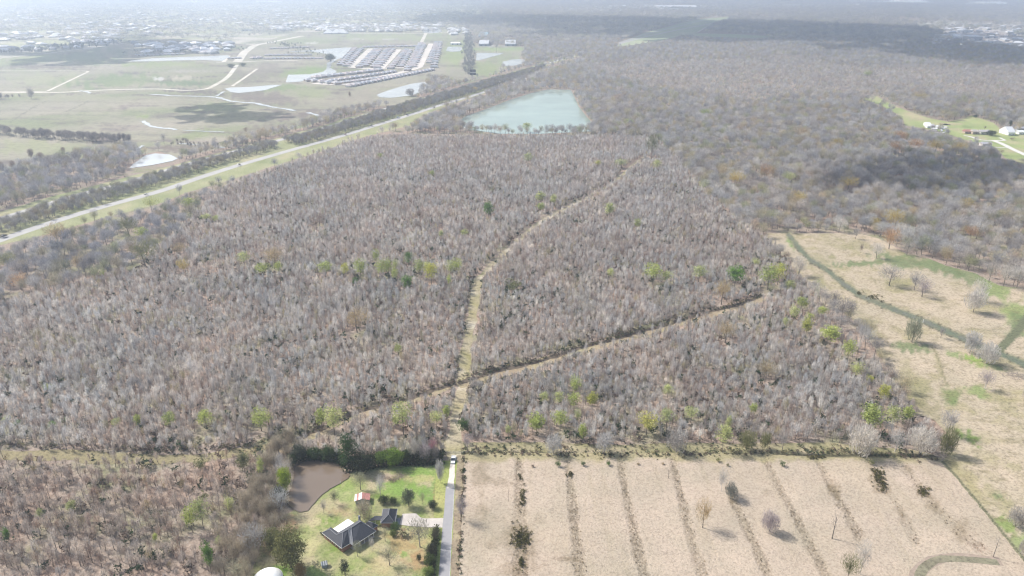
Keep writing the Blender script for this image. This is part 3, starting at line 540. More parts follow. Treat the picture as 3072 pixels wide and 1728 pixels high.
def leaf_tree(seed, h, w, n, ls=.42, low=.2, power=.6, lob=7, bark=None, clump=10, th=.014, cone=0., drop=0.):
    rs = np.random.default_rng(seed); zc = h * (low + 1) / 2; rz = h * (1 - low) / 2; rx = w / 2
    t = MB(); t.tube([(0, 0, -.2), (rs.normal() * .02 * w, 0, h * .35), (rs.normal() * .03 * w, 0, h * .8)], [h * th, h * th * .75, h * th * .25], 6, False)
    for k in range(5):
        a = 2.4 * k + rs.random(); z0 = h * (low + .05 + .1 * k); t.tube([(0, 0, z0), (math.cos(a) * rx * .4, math.sin(a) * rx * .4, z0 + h * .12), (math.cos(a) * rx * .75, math.sin(a) * rx * .75, z0 + h * .2)], [h * th * .5, h * th * .35, h * th * .1], 4, False)
    C, d = ell_pts(rs, n // clump, rx, rz, zc, power, lob)
    if cone: C[:, :2] *= (1 - cone * np.clip((C[:, 2] - h * low) / (h * (1 - low)), 0, 1))[:, None]
    P = np.repeat(C, clump, 0) + rs.normal(size=(len(C) * clump, 3)) * w * np.array((.055, .055, .05))
    D = rs.normal(size=P.shape); D[:, 2] = np.abs(D[:, 2]) * .5 - drop; D /= np.linalg.norm(D, axis=1)[:, None]
    s = rs.normal(size=P.shape); s = np.cross(D, s); s /= np.linalg.norm(s, axis=1)[:, None]; L = ls * (.6 + .8 * rs.random(len(P)))
    V = np.stack([P, P + (D + s * .6) * L[:, None] * .5, P + D * L[:, None], P + (D - s * .6) * L[:, None] * .5], 1).reshape(-1, 3)
    return t.mesh('trunk', bark or M_BARK), tri_mesh('crown', V, M_LEAF, True)
def merged(name, pair):
    """one mesh holding trunk and crown, for the woods that are laid out as one mass"""
    me = bpy.data.meshes.new(name); V = []; F = []; mi = []; mats = []
    for i, s in enumerate(pair):
        n = len(V); co = np.empty(len(s.vertices) * 3, np.float32); s.vertices.foreach_get('co', co); V += co.reshape(-1, 3).tolist()
        F += [tuple(n + v for v in p.vertices) for p in s.polygons]; mi += [i] * len(s.polygons); mats.append(s.materials[0])
    me.from_pydata(V, [], F); [me.materials.append(x) for x in mats]; me.polygons.foreach_set('material_index', mi); me.update(); return me
SLIM = [bare_tree(10 + i, 9, 3.7, 190, .62, 1.5, .10, 3, .25) for i in range(6)]
BROAD = [bare_tree(30 + i, 15, 11, 900, .28, 1.5, .14, 9, .28) for i in range(6)]
FARB = [bare_tree(50 + i, 14, 11.5, 300, .3, 2.2, .26, 2, .3) for i in range(4)]
OPEN_ = [bare_tree(70 + i, 12, 9, 1000, .25, 1.1, .095, 12, .2) for i in range(4)]
OPENP = [bare_tree(80 + i, 12, 9, 1000, .35, 1.1, .10, 12, .2, bark=M_PALEBARK) for i in range(3)]
SNAG = [bare_tree(90 + i, 9, 3, 26, .5, .8, .06, 5, .3) for i in range(3)]
BUSHY = [bare_tree(95 + i, 9, 9.5, 1300, .3, 1.3, .17, 10, .05, None, .8, 8) for i in range(4)]
LEAFY = [leaf_tree(110 + i, 9, 5.5, 1500, .42, .22) for i in range(4)]
SPARSE = [leaf_tree(120 + i, 10, 6.5, 1150, .40, .25, .5, 6, clump=5) for i in range(3)]
OAK = [leaf_tree(130 + i, 12, 13, 4200, .6, .1, .45, 9, clump=14, th=.03) for i in range(2)]
PINE = [leaf_tree(140, 20, 11, 2600, .6, .12, .55, 9, clump=14, cone=.35)]
SHRUB = [leaf_tree(150 + i, 3, 3.6, 520, .32, .0, .5, 5, clump=9, th=.01) for i in range(3)]
SCRUB = [leaf_tree(160 + i, 1.6, 2.2, 60, .38, .0, .6, 4, clump=6, th=.006) for i in range(3)]

def put(name, protos, u, v, hp, wp, tint, label, cat='tree', group=None, rz=None, h=None, wd=None, kids=True):
    """stand a tree whose foot is at photograph pixel u,v and which is hp x wp pixels large"""
    p = G(u, v); FEAT.append((p.x, p.y, (wd or wp * mpx(v)) * .42)); hh = h or hp * hpx(v); ww = wd or wp * mpx(v); pr = random.choice(protos)
    ref = REF[id(protos)]
    o = empty(name, p + Vector((0, 0, ZOFF(u, v))), random.random() * 6.28 if rz is None else rz, (ww / ref[1], ww / ref[1], hh / ref[0]))
    tag(o, label, cat, group)
    for nm, me in zip(('trunk', 'crown'), pr):
        c = link(nm, me, o); c['tint'] = tint
    return o
FEAT = []
REF = {id(SLIM): (9, 3.7), id(BROAD): (15, 11), id(OPEN_): (12, 9), id(OPENP): (12, 9), id(SNAG): (9, 3), id(BUSHY): (9, 9.5), id(LEAFY): (9, 5.5), id(SPARSE): (10, 6.5), id(OAK): (12, 13), id(PINE): (20, 11), id(SHRUB): (3, 3.6)}
_P = np.array([[0., 0.]])
def ZOFF(u, v):
    q = np.array([[u, v]]); return .45 if inside(q, PASTURE)[0] else .42 if inside(q, FIELD)[0] else 0.0
# ------------------------------------------------------------------ single trees and bushes one can point at
GREY = (.42, .40, .38); PALE_ = (.58, .56, .53); BRN = (.30, .24, .20); TAN = (.46, .37, .23); ORA = (.50, .33, .19); OLV = (.21, .22, .10)
YG = (.40, .46, .14); YEL = (.50, .51, .12); GRN = (.14, .26, .05); DGR = (.035, .065, .028); PYG = (.46, .50, .22); MGR = (.09, .16, .04); GOLD = (.52, .42, .16); PURP = (.40, .36, .38)
ORD = ['first', 'second', 'third', 'fourth', 'fifth', 'sixth', 'seventh', 'eighth', 'ninth', 'tenth', 'eleventh', 'twelfth', 'thirteenth', 'fourteenth', 'fifteenth', 'sixteenth', 'seventeenth', 'eighteenth', 'nineteenth', 'twentieth',
       'twenty-first', 'twenty-second', 'twenty-third', 'twenty-fourth', 'twenty-fifth', 'twenty-sixth']
def row(name, protos, tile, items, phrase, group=None, cat='tree'):
    """items: (x, y foot, height, width, tint, look); labelled by look and by their order in the row"""
    items = sorted(items, key=lambda q: T(q[7] if len(q) > 7 else tile, q[0], q[1])[0]); n = len(items)
    for k, it in enumerate(items):
        tl = it[7] if len(it) > 7 else tile
        u, v = T(tl, it[0], it[1]); s = ZI[tl][2]; pr = it[6] if len(it) > 6 and it[6] else protos
        lab = f'{it[5]} {cat}, {ORD[k]} from left of {phrase}'
        kf = 1.35 if 'row left of the dirt' in phrase else 1.2 if 'budding' in name or 'leafing' in name else 1; put(name, pr, u, v, it[2] / s * kf, it[3] / s * kf, it[4], lab, cat, group)
pg = 'pale green'; yg = 'yellow-green'
row('budding_tree', SPARSE, 'e', [(35, 650, 95, 55, YEL, 'bright yellow'), (150, 670, 130, 75, YG, yg), (265, 570, 110, 50, YG, pg), (310, 660, 115, 80, YG, yg), (360, 650, 115, 55, YG, yg), (405, 690, 100, 48, YG, yg), (412, 610, 80, 45, PYG, pg), (510, 575, 105, 60, GRN, 'green'), (590, 650, 110, 66, YG, yg), (650, 640, 95, 66, PYG, pg),
     (680, 700, 140, 85, YEL, 'bright yellow'), (825, 650, 105, 66, PYG, pg), (872, 640, 110, 66, YG, yg), (815, 725, 80, 32, YG, yg), (500, 745, 90, 75, GRN, 'green', LEAFY), (105, 715, 55, 36, GRN, 'small green', LEAFY)], 'the row left of the dirt track', 'budding trees in the row left of the dirt track')
row('leafing_tree', LEAFY, 'e', [(1110, 200, 110, 80, GRN, 'round green'), (1500, 90, 80, 70, PYG, 'pale'), (1505, 155, 65, 55, YG, yg), (1600, 110, 80, 50, PYG, 'pale'), (2020, 200, 105, 75, PYG, pg), (925, 350, 60, 60, PYG, 'low green'), (755, 360, 60, 40, PYG, 'thin pale green'), (2230, 290, 80, 50, PYG, 'thin pale')],
    'green trees in the upper middle plantation', 'green trees scattered in the plantation')
row('budding_tree', SPARSE, 'e', [(1300, 745, 70, 120, OLV, 'low olive', SHRUB), (2350, 700, 140, 130, YG, 'broad ' + yg), (2450, 700, 100, 90, PYG, pg), (2030, 665, 85, 60, PYG, 'pale'), (430, 1240, 85, 60, YG, yg), (120, 680, 115, 110, PYG, pg, None, 'f'), (390, 715, 140, 115, GRN, 'bright green', LEAFY, 'f'), (640, 740, 170, 150, YG, 'tall ' + yg, None, 'f'), (715, 700, 140, 100, YEL, yg, None, 'f'), (545, 570, 60, 60, PYG, 'small pale', None, 'f')],
    'leafing trees between track and creek pasture', 'leafing trees in the right half of the plantation')
row('budding_tree', SPARSE, 'f', [(925, 1100, 130, 70, YEL, 'bright yellow', LEAFY), (950, 990, 70, 60, YG, yg), (1110, 1150, 120, 130, YG, yg, LEAFY), (1050, 1100, 60, 60, YG, yg), (1045, 950, 80, 80, YG, yg), (890, 890, 90, 90, YG, yg), (920, 880, 50, 36, YEL, 'small yellow'), (800, 760, 90, 80, PYG, pg), (735, 620, 80, 50, YG, yg), (1240, 1290, 160, 100, YG, 'tall ' + yg), (1300, 1420, 120, 90, PYG, pg), (830, 980, 110, 80, PYG, 'pale'), (770, 1030, 80, 50, PYG, 'pale yellow'), (1400, 1449, 60, 60, YEL, yg)],
    'leafing trees on the creek-side edge', 'leafing trees on the plantation edge by the creek pasture')
row('leafing_tree', LEAFY, 'h', [(470, 385, 215, 140, PYG, 'tall pale', SPARSE), (412, 330, 75, 50, YG, 'small'), (720, 335, 110, 90, PYG, 'pale', SPARSE), (795, 265, 90, 60, YG, 'narrow'), (925, 372, 90, 85, MGR, 'dark green'), (1258, 400, 80, 50, PYG, 'thin', SPARSE), (1475, 390, 140, 120, YG, 'broad'), (1650, 350, 130, 115, YG, 'broad', SPARSE), (1755, 200, 120, 100, YG, 'tall', SPARSE), (1760, 95, 130, 90, YG, 'tall', SPARSE), (1530, 160, 90, 70, PYG, 'pale', SPARSE), (1640, 180, 110, 80, PYG, 'pale', SPARSE),
     (1892, 190, 110, 75, YEL, 'bright yellow'), (1780, 315, 110, 50, PYG, 'thin', SPARSE), (1818, 445, 125, 62, YG, 'narrow bright'), (2302, 385, 140, 145, (.43, .43, .13), 'round bright yellow', SPARSE), (2450, 345, 150, 105, PYG, 'pale green', SPARSE), (2460, 105, 95, 75, PYG, 'pale green', SPARSE), (300, 515, 190, 110, PYG, 'green', SPARSE, 'i'), (335, 400, 150, 55, PYG, 'thin green', SPARSE, 'i'), (60, 290, 100, 100, PYG, 'pale', SPARSE, 'i'), (525, 250, 90, 55, YG, 'small', None, 'i'), (1400, 370, 185, 150, YG, 'broad bright', None, 'i'),
     (1570, 350, 170, 120, PYG, 'pale', SPARSE, 'i'), (1685, 300, 115, 80, YG, 'round', None, 'i'), (1510, 140, 115, 80, YEL, 'bright yellow', None, 'i')], 'leafing trees along the near woods edge', 'leafing trees along the near edge of the woods')
row('leafing_tree', LEAFY, 'g', [(1055, 340, 95, 52, YG, 'narrow green'), (1295, 350, 125, 95, YG, yg, SPARSE), (1560, 340, 130, 115, YG, 'bright green', SPARSE), (1975, 355, 135, 145, YG, 'broad ' + yg, SPARSE), (2430, 340, 130, 85, YG, yg), (2525, 380, 180, 150, PYG, 'tall pale', SPARSE), (890, 345, 75, 60, PYG, pg, SPARSE), (405, 355, 60, 60, GRN, 'small green'), (140, 315, 36, 50, GRN, 'low green'), (60, 300, 50, 60, PYG, 'low pale green'), (490, 300, 40, 40, GRN, 'small green'), (370, 60, 50, 60, PYG, 'small pale')],
    'green trees above the lower-left gap', 'green trees along the woodland gap')
row('leafing_tree', LEAFY, 'g', [(1455, 1120, 165, 95, YG, yg, SPARSE), (1535, 1090, 200, 120, PYG, 'tall pale', SPARSE), (1600, 1449, 215, 70, GRN, 'tall narrow green'), (1660, 1250, 80, 50, PYG, 'thin pale'), (315, 1040, 80, 50, PYG, 'thin pale'), (550, 990, 95, 60, PYG, 'pale'), (75, 1210, 110, 46, GRN, 'narrow green'), (1745, 1000, 130, 70, PYG, 'pale', SPARSE), (1980, 730, 150, 50, PYG, 'thin pale'), (1180, 1200, 60, 34, YG, 'small'), (1515, 640, 60, 100, OLV, 'low rounded olive', SHRUB), (1545, 890, 60, 70, OLV, 'low olive', SHRUB), (1850, 680, 140, 90, OLV, 'olive')],
    'greenish trees in the lower-left block', 'greenish trees in the lower-left woods')
row('old_oak', BROAD, 'd', [(1430, 150, 120, 115, YG, yg, SPARSE), (1080, 370, 110, 120, YG, yg, SPARSE), (885, 440, 75, 80, YG, yg, SPARSE), (600, 610, 145, 130, TAN, 'tan'), (160, 740, 130, 155, ORA, 'orange-brown'), (1100, 560, 200, 240, OLV, 'large olive'), (1390, 625, 120, 125, GOLD, 'golden'), (440, 405, 175, 220, TAN, 'large tan'), (980, 335, 150, 175, OLV, 'olive'), (1150, 150, 120, 150, PYG, 'pale'), (1370, 440, 120, 140, BRN, 'dark branching'), (790, 650, 70, 65, YG, 'small ' + yg, SPARSE), (60, 600, 140, 170, OLV, 'olive'), (1360, 480, 100, 130, TAN, 'reddish tan'), (720, 640, 60, 50, GRN, 'small green', SPARSE)],
    'big trees in the wood below the highway', 'old trees between highway and plantation')
row('budding_tree', SPARSE, 'd', [(2070, 580, 145, 150, TAN, 'broad tan', BROAD), (1990, 640, 90, 95, YG, yg), (2105, 625, 95, 62, YG, 'narrow ' + yg), (2460, 640, 105, 110, YG, yg), (1845, 560, 100, 90, PYG, pg), (1640, 240, 60, 60, PYG, 'small pale'), (1560, 220, 50, 90, PYG, 'low pale')], 'leafing trees at the plantation\'s upper left', 'leafing trees on the upper left of the plantation')
row('bare_tree', BROAD, 'd', [(2410, 260, 110, 150, BRN, 'dark'), (2300, 110, 90, 110, GREY, 'grey'), (965, 330, 110, 90, BRN, 'dark', None, 'e'), (1640, 470, 100, 70, GREY, 'grey', None, 'e'), (590, 210, 80, 110, BRN, 'dark', None, 'e'), (1690, 330, 90, 70, GREY, 'grey', None, 'e'), (440, 470, 100, 90, GREY, 'grey', None, 'e')],
    'spreading bare trees above the saplings', 'spreading bare trees above the plantation')
row('spreading_tree', BROAD, 'f', [(290, 850, 190, 170, TAN, 'tan budding'), (320, 1140, 170, 175, TAN, 'brown'), (620, 1430, 160, 190, TAN, 'brown'), (1190, 1040, 110, 150, GREY, 'grey'), (120, 1060, 190, 230, TAN, 'dark-limbed brown', None, 'e'), (700, 500, 110, 120, GREY, 'grey')], 'broad trees inside the right plantation', 'broad trees inside the plantation')
# woods' edge along the furrowed field
row('lichen_grey_tree', BUSHY, 'h', [(1600, 530, 140, 170, PALE_, 'grey bushy'), (1985, 522, 155, 160, PALE_, 'grey bushy'), (2530, 515, 170, 185, GREY, 'greenish grey'), (750, 500, 170, 110, GREY, 'slender grey', OPEN_, 'i'), (480, 500, 150, 160, OLV, 'brownish olive', None, 'i'), (620, 490, 130, 95, OLV, 'small olive', None, 'i'), (1340, 545, 225, 250, PALE_, 'largest grey', BUSHY, 'i'), (1600, 510, 170, 160, PALE_, 'pale grey', OPENP, 'i'), (1780, 540, 220, 230, PALE_, 'wide pale', BUSHY, 'i'), (1985, 540, 210, 150, OLV, 'olive', BUSHY, 'i'), (955, 516, 150, 110, PURP, 'single-stemmed bare', OPEN_)],
    'trees on the ditch above the field', 'grey trees along the ditch above the furrowed field')
# lone trees in the furrowed field
for q in [('pale_bare_tree', OPENP, 'i', 290, 815, 170, 95, PALE_, 'tall pale leafless tree leaning by a furrow in the beige field'), ('bushy_tree', BUSHY, 'i', 360, 870, 120, 120, (.2, .21, .19), 'dark grey bushy tree beside the tall pale leafless tree in the furrowed field'),
          ('brown_tree', OPEN_, 'i', 150, 1090, 210, 170, TAN, 'brownish bare tree with a wide shadow in the middle of the furrowed field'), ('grey_tree', BUSHY, 'i', 650, 1120, 150, 160, PURP, 'dense purplish grey tree standing alone on a bare stripe of the field'),
          ('thin_tree', SNAG, 'i', 1125, 1172, 190, 95, GREY, 'thin straight bare tree in the right part of the furrowed field'), ('pale_bare_tree', OPENP, 'i', 1335, 1440, 240, 130, PALE_, 'pale white-barked tree at the bottom edge of the furrowed field'),
          ('olive_tree', OPEN_, 'i', 1240, 1500, 200, 180, OLV, 'olive tree cut by the bottom edge beside the white-barked tree'), ('thin_tree', SNAG, 'i', 2340, 1312, 160, 65, GREY, 'thin bare tree near the bend of the ditch at the lower right'),
          ('grey_tree', BUSHY, 'i', 2510, 1080, 130, 170, GREY, 'grey bushy tree at the right edge above the ditch bank'), ('grey_tree', BUSHY, 'i', 2570, 1330, 150, 120, GREY, 'grey tree cut by the right edge just above the photo corner'),
          ('dead_trunk', SNAG, 'h', 1262, 892, 105, 26, BRN, 'dead bare trunk casting a long shadow in the left of the furrowed field'), ('bare_tree', OPEN_, 'h', 905, 1030, 195, 115, PURP, 'purple-grey bare tree on the ditch beside the road'),
          ('dead_trunk', SNAG, 'h', 2470, 718, 80, 48, BRN, 'short forked dead trunk near the top centre of the furrowed field'),
          ('grey_poplar', BUSHY, 'k', 1845, 545, 235, 95, PALE_, 'narrow pale grey tree where the paved road ends')]:
    u, v = T(q[2], q[3], q[4]); s = ZI[q[2]][2]; put(q[0], q[1], u, v, q[5] / s, q[6] / s, q[7], q[8])
row('round_bush', SHRUB, 'h', [(1635, 628, 42, 52, MGR, 'dark green'), (1825, 622, 34, 42, MGR, 'green'), (2015, 620, 36, 44, MGR, 'dark green'), (1445, 632, 18, 30, BRN, 'small brown'), (2240, 615, 16, 30, TAN, 'tiny dry'), (2425, 612, 14, 30, TAN, 'tiny dry'), (750, 625, 38, 48, MGR, 'dark green', None, 'i'), (340, 625, 20, 30, OLV, 'small olive', None, 'i'), (1425, 615, 36, 54, OLV, 'olive', None, 'i'), (265, 590, 28, 40, OLV, 'olive', None, 'i')],
    'the row atop the furrowed field', 'bushes at the top of the furrowed field', 'bush')
# creek pasture
row('pasture_tree', OPEN_, 'f', [(1302, 358, 95, 66, GREY, 'small bare'), (1342, 465, 75, 36, BRN, 'thin dark'), (1460, 505, 130, 115, PALE_, 'pale grey'), (1555, 435, 180, 155, ORA, 'orange-tinted'), (1690, 480, 120, 130, GREY, 'grey'), (1985, 550, 150, 110, TAN, 'brownish'), (1885, 500, 120, 110, GREY, 'grey'), (2200, 520, 150, 120, GREY, 'grey'), (2420, 715, 190, 150, PALE_, 'tall pale'), (2310, 680, 170, 110, GREY, 'grey'), (2520, 725, 190, 140, PALE_, 'tall pale')],
    'trees fringing the creek pasture top', 'trees fringing the creek pasture')
row('pasture_tree', OPEN_, 'f', [(1555, 710, 155, 200, GREY, 'wide grey', BROAD), (1805, 795, 140, 165, PURP, 'purplish'), (1745, 745, 140, 150, GREY, 'grey'), (2190, 912, 190, 170, PALE_, 'pale bushy', BUSHY), (2235, 830, 180, 150, PALE_, 'pale spreading'), (1725, 1135, 190, 150, (.30, .32, .24), 'greenish grey', BUSHY), (1945, 1108, 95, 62, GREY, 'small bare'), (2165, 1220, 165, 150, PALE_, 'pale grey bushy', BUSHY), (2290, 1300, 165, 180, PALE_, 'broad pale grey', BUSHY), (2275, 45, 150, 130, PURP, 'white-trunked', OPENP, 'i'), (2572, 130, 90, 60, GREY, 'small grey', None, 'i')],
    'lone trees inside the creek pasture', 'lone trees inside the creek pasture')
row('golden_tree', BROAD, 'c', [(390, 1420, 130, 160, GOLD, 'golden'), (620, 1360, 125, 140, ORA, 'orange'), (1240, 1449, 120, 170, GOLD, 'golden'), (1150, 1130, 100, 110, GOLD, 'golden'), (790, 1400, 110, 120, PYG, 'pale green'), (1990, 1410, 90, 110, GOLD, 'golden'), (1600, 1170, 110, 140, ORA, 'orange'), (1900, 1160, 110, 150, GOLD, 'golden'), (1750, 1150, 110, 130, ORA, 'orange'), (2080, 1160, 90, 120, GOLD, 'golden'), (900, 1060, 110, 130, TAN, 'tan'), (1390, 590, 60, 70, YG, 'green', SPARSE), (170, 890, 70, 100, YG, 'green', SPARSE), (1640, 1080, 100, 120, ORA, 'orange'), (1790, 770, 70, 130, GOLD, 'golden'),
     (860, 110, 120, 150, GOLD, 'golden', None, 'f'), (1575, 280, 160, 180, GOLD, 'large golden', None, 'f'), (1440, 300, 120, 110, GOLD, 'golden', None, 'f'), (2130, 150, 110, 130, GOLD, 'golden', None, 'f'), (2165, 370, 120, 140, ORA, 'orange', None, 'f'), (2450, 700, 60, 70, GOLD, 'small golden', None, 'b'), (2340, 1200, 200, 120, OLV, 'pale', None, 'b')], 'tinted trees in the upper-right woods', 'tinted trees in the upper-right woods')
row('budding_tree', SPARSE, 'b', [(295, 1205, 45, 45, YG, yg), (685, 1345, 55, 48, YG, yg), (1410, 1240, 80, 70, PYG, 'pale'), (1935, 1265, 50, 50, YEL, 'yellow'), (2110, 1270, 60, 90, PYG, 'pale'), (2170, 960, 60, 70, YG, yg), (2380, 1290, 80, 60, PYG, 'pale'), (1010, 700, 40, 40, GOLD, 'golden'), (1400, 1000, 70, 80, PYG, 'pale')], 'leafing trees around the lake', 'leafing trees around the lake')
row('dark_evergreen', PINE, 's', [(2270, 440, 170, 90, DGR, 'tall conical'), (2480, 260, 130, 110, DGR, 'round'), (1890, 600, 110, 200, (.07, .09, .05), 'wide spreading', OAK), (2310, 700, 70, 130, BRN, 'low brown', OPEN_), (1750, 480, 90, 60, BRN, 'small dark', OPEN_), (1400, 195, 60, 60, DGR, 'small'), (1560, 230, 70, 120, DGR, 'low'), (2150, 460, 90, 110, BRN, 'dark bare', OPEN_)], 'trees near the right-edge houses', 'trees around the houses at the right edge')

# yard ---------------------------------------------------------------
for q in [('old_pine', PINE, 965, 405, 330, 250, (.05, .10, .03), 'tall dark green tree, the highest, standing at the far corner of the muddy pond'), ('evergreen_bush', OAK, 1400, 385, 170, 190, (.16, .25, .04), 'rounded bright green evergreen bush behind the bright lawn'), ('evergreen_bush', OAK, 1280, 370, 130, 130, (.15, .23, .05), 'smaller bright green bush left of the rounded bright green bush'),
          ('oak_thicket', OAK, 1100, 440, 190, 210, (.06, .075, .04), 'dark brownish green oak thicket beside the tall tree at the pond'), ('grey_thicket', BUSHY, 1600, 330, 210, 150, GREY, 'grey mossy tree over the hedge behind the lawn'), ('grey_thicket', BUSHY, 1700, 350, 190, 130, PURP, 'purplish grey tree in the hedge left of the white truck'), ('grey_thicket', BUSHY, 1800, 350, 150, 120, (.2, .19, .19), 'dark grey bush at the hedge end beside the white truck'),
          ('dark_bush', OAK, 1530, 340, 120, 120, (.05, .08, .03), 'dark green bush between the bright bush and grey mossy tree'), ('redbud_tree', OPEN_, 1775, 290, 190, 110, (.45, .22, .27), 'small pink-flowering tree behind the hedge near the truck'),
          ('pond_bush', OAK, 480, 330, 150, 140, (.10, .12, .08), 'greyish green bush at the far left corner of the muddy pond'), ('pond_bush', OAK, 620, 320, 110, 150, (.05, .085, .03), 'dark green bush, left of two along the far bank of the muddy pond'), ('pond_bush', OAK, 760, 325, 130, 160, (.06, .10, .03), 'dark green bush, right of two along the far bank of the muddy pond'), ('pond_bush', OAK, 400, 400, 120, 110, (.05, .08, .035), 'dark bush on the upper left bank of the muddy pond'),
          ('yellow_green_bush', OAK, 345, 640, 240, 140, (.28, .36, .04), 'tall bright yellow-green bush on the left bank of the muddy pond'), ('dark_bush', OAK, 300, 740, 150, 120, (.04, .06, .03), 'dark bush below the yellow-green bush by the pond'),
          ('orchard_tree', OPEN_, 1072, 612, 170, 190, (.33, .34, .24), 'round bare greenish tree above the small shed'), ('pear_tree', OPEN_, 825, 752, 130, 125, (.17, .20, .12), 'small dark bare tree on the near bank of the pond'), ('pale_bare_tree', OPENP, 1270, 685, 220, 110, PALE_, 'pale leafless tree right of the small shed'),
          ('orchard_tree', BUSHY, 1110, 885, 160, 210, (.36, .33, .26), 'wide beige-grey bushy tree behind the garage passage'), ('thin_tree', OPEN_, 718, 842, 130, 80, GREY, 'thin bare tree left of the pond end of the yard'), ('cedar_tree', OAK, 1540, 775, 165, 130, (.14, .17, .11), 'rounded grey-green evergreen in the middle of the lawn'), ('thin_tree', OPEN_, 1678, 752, 120, 66, (.33, .34, .22), 'thin pale young tree on the bright lawn'),
          ('round_bush', OAK, 1775, 795, 75, 95, (.05, .07, .04), 'dark round bush on the lawn near the road'), ('low_bush', OAK, 1300, 742, 65, 110, (.05, .07, .03), 'low dark bush right of the pale leafless tree'), ('low_bush', OAK, 1390, 745, 52, 80, (.06, .08, .03), 'smaller low dark bush beside the cedar-like evergreen'),
          ('live_oak', OAK, 400, 1370, 330, 330, (.19, .19, .075), 'great spreading olive live oak left of the house'), ('live_oak', OAK, 240, 1210, 210, 200, (.18, .19, .08), 'smaller olive live oak behind the great live oak'), ('conical_evergreen', PINE, 925, 1449, 150, 125, (.05, .065, .04), 'dark conical evergreen at the bottom of the yard'),
          ('orange_tree', OAK, 495, 1470, 140, 125, (.25, .18, .08), 'small orange-brown tree at the bottom edge below the live oaks'), ('orchard_tree', OPEN_, 1312, 1112, 140, 120, (.34, .35, .25), 'pale bare tree in front of the garage'), ('thin_tree', OPENP, 1185, 1205, 130, 66, PALE_, 'slender pale tree in front of the house porch'), ('orchard_tree', OPEN_, 1045, 1262, 150, 120, (.34, .35, .25), 'pale bare tree near the front corner of the house'),
          ('orchard_tree', OPEN_, 1355, 1345, 160, 220, (.35, .34, .25), 'wide pale bare tree in the middle of the front yard'), ('sycamore_tree', OPENP, 1650, 1168, 270, 280, (.36, .34, .26), 'large bare tree with a thick white trunk by the driveway'), ('dark_bush', OPEN_, 1790, 1130, 150, 130, (.14, .13, .09), 'dark bare bush between the sycamore and the road'),
          ('round_bush', OAK, 1410, 1010, 75, 90, (.10, .16, .05), 'green bush by the driveway next to the palm'), ('round_bush', OAK, 1388, 1060, 50, 70, (.14, .19, .05), 'lower bright green bush below the driveway bush'), ('roadside_bush', OAK, 1640, 1310, 70, 50, (.10, .12, .04), 'small upright bush in the front yard near the road'),
          ('roadside_bush', OAK, 1740, 1360, 110, 120, (.10, .14, .04), 'green bush at the roadside, lower of two below the sycamore'), ('roadside_bush', OAK, 1760, 1270, 120, 110, (.10, .10, .06), 'brownish bush at the roadside, upper of two below the sycamore'), ('roadside_bush', OAK, 1730, 1470, 100, 120, (.16, .22, .06), 'light green bush at the bottom edge beside the road'),
          ('thin_tree', OPEN_, 2050, 915, 1, 1, GREY, '')]:
    if not q[8 - 1]: continue
    u, v = T('k', q[2], q[3]); put(q[0], q[1], u, v, q[4] / 3.234, q[5] / 3.234, q[6], q[7], 'bush' if 'bush' in q[0] or 'thicket' in q[0] else 'tree')
for k in range(11):    # clipped shrubs along the left wall of the house
    x = 150 + k * 38; y = 655 + k * 31; u, v = T('m', x, y)
    put('foundation_shrub', SHRUB, u, v, 8, 9, (.05, .075, .035), f'dark clipped shrub against the left wall of the house, {ORD[k]} from the top of eleven', 'shrub', 'shrubs along the left wall of the house')
def hedge(name, px, wd, ht, n, tint, label):
    rs = np.random.default_rng(len(px) + n); L = Gn(np.array(px))[:, :2]; sl_ = np.hypot(*np.diff(L, axis=0).T); cs = np.r_[0, np.cumsum(sl_)]; q = rs.random(n) * cs[-1]
    hh = ht * (.6 + .7 * fbm(np.stack([q, q * 0], 1), 4.5, 3, 3)); th = rs.random(n) * math.pi; r_ = .75 + .3 * rs.random(n); nn = rs.normal(size=n) * wd * .12
    P = np.stack([np.interp(q, cs, L[:, 0]) + nn, np.interp(q, cs, L[:, 1]) + np.cos(th) * wd * .5 * r_, np.sin(th) * hh * r_], 1); D = rs.normal(size=P.shape); D /= np.linalg.norm(D, axis=1)[:, None]
    s = np.cross(D, rs.normal(size=P.shape)); s /= np.linalg.norm(s, axis=1)[:, None]; ls = .75 * (.6 + .8 * rs.random(n))[:, None]
    o = link(name, tri_mesh(name, np.stack([P, P + (D + s * .7) * ls * .5, P + D * ls, P + (D - s * .7) * ls * .5], 1).reshape(-1, 3), M_LEAF, True)); o['tint'] = tint; return tag(o, label, 'hedge')
hedge('overgrown_hedge', PL('k', (930, 400), (1100, 380), (1300, 350), (1500, 335), (1700, 335), (1870, 320)), 8, 5.5, 9000, (.055, .075, .035), 'dark overgrown hedge along the far side of the bright lawn')
hedge('pond_hedge', PL('k', (400, 350), (520, 310), (650, 300), (850, 320), (930, 370)), 6, 4.5, 4200, (.06, .09, .035), 'dark leafy thicket along the far bank of the muddy pond')
hedge('roadside_hedge', PL('k', (1810, 1010), (1790, 1150), (1775, 1300), (1760, 1460), (1740, 1600)), 4.5, 2.6, 3200, (.12, .13, .06), 'mixed scrubby hedge between the front yard and the road')
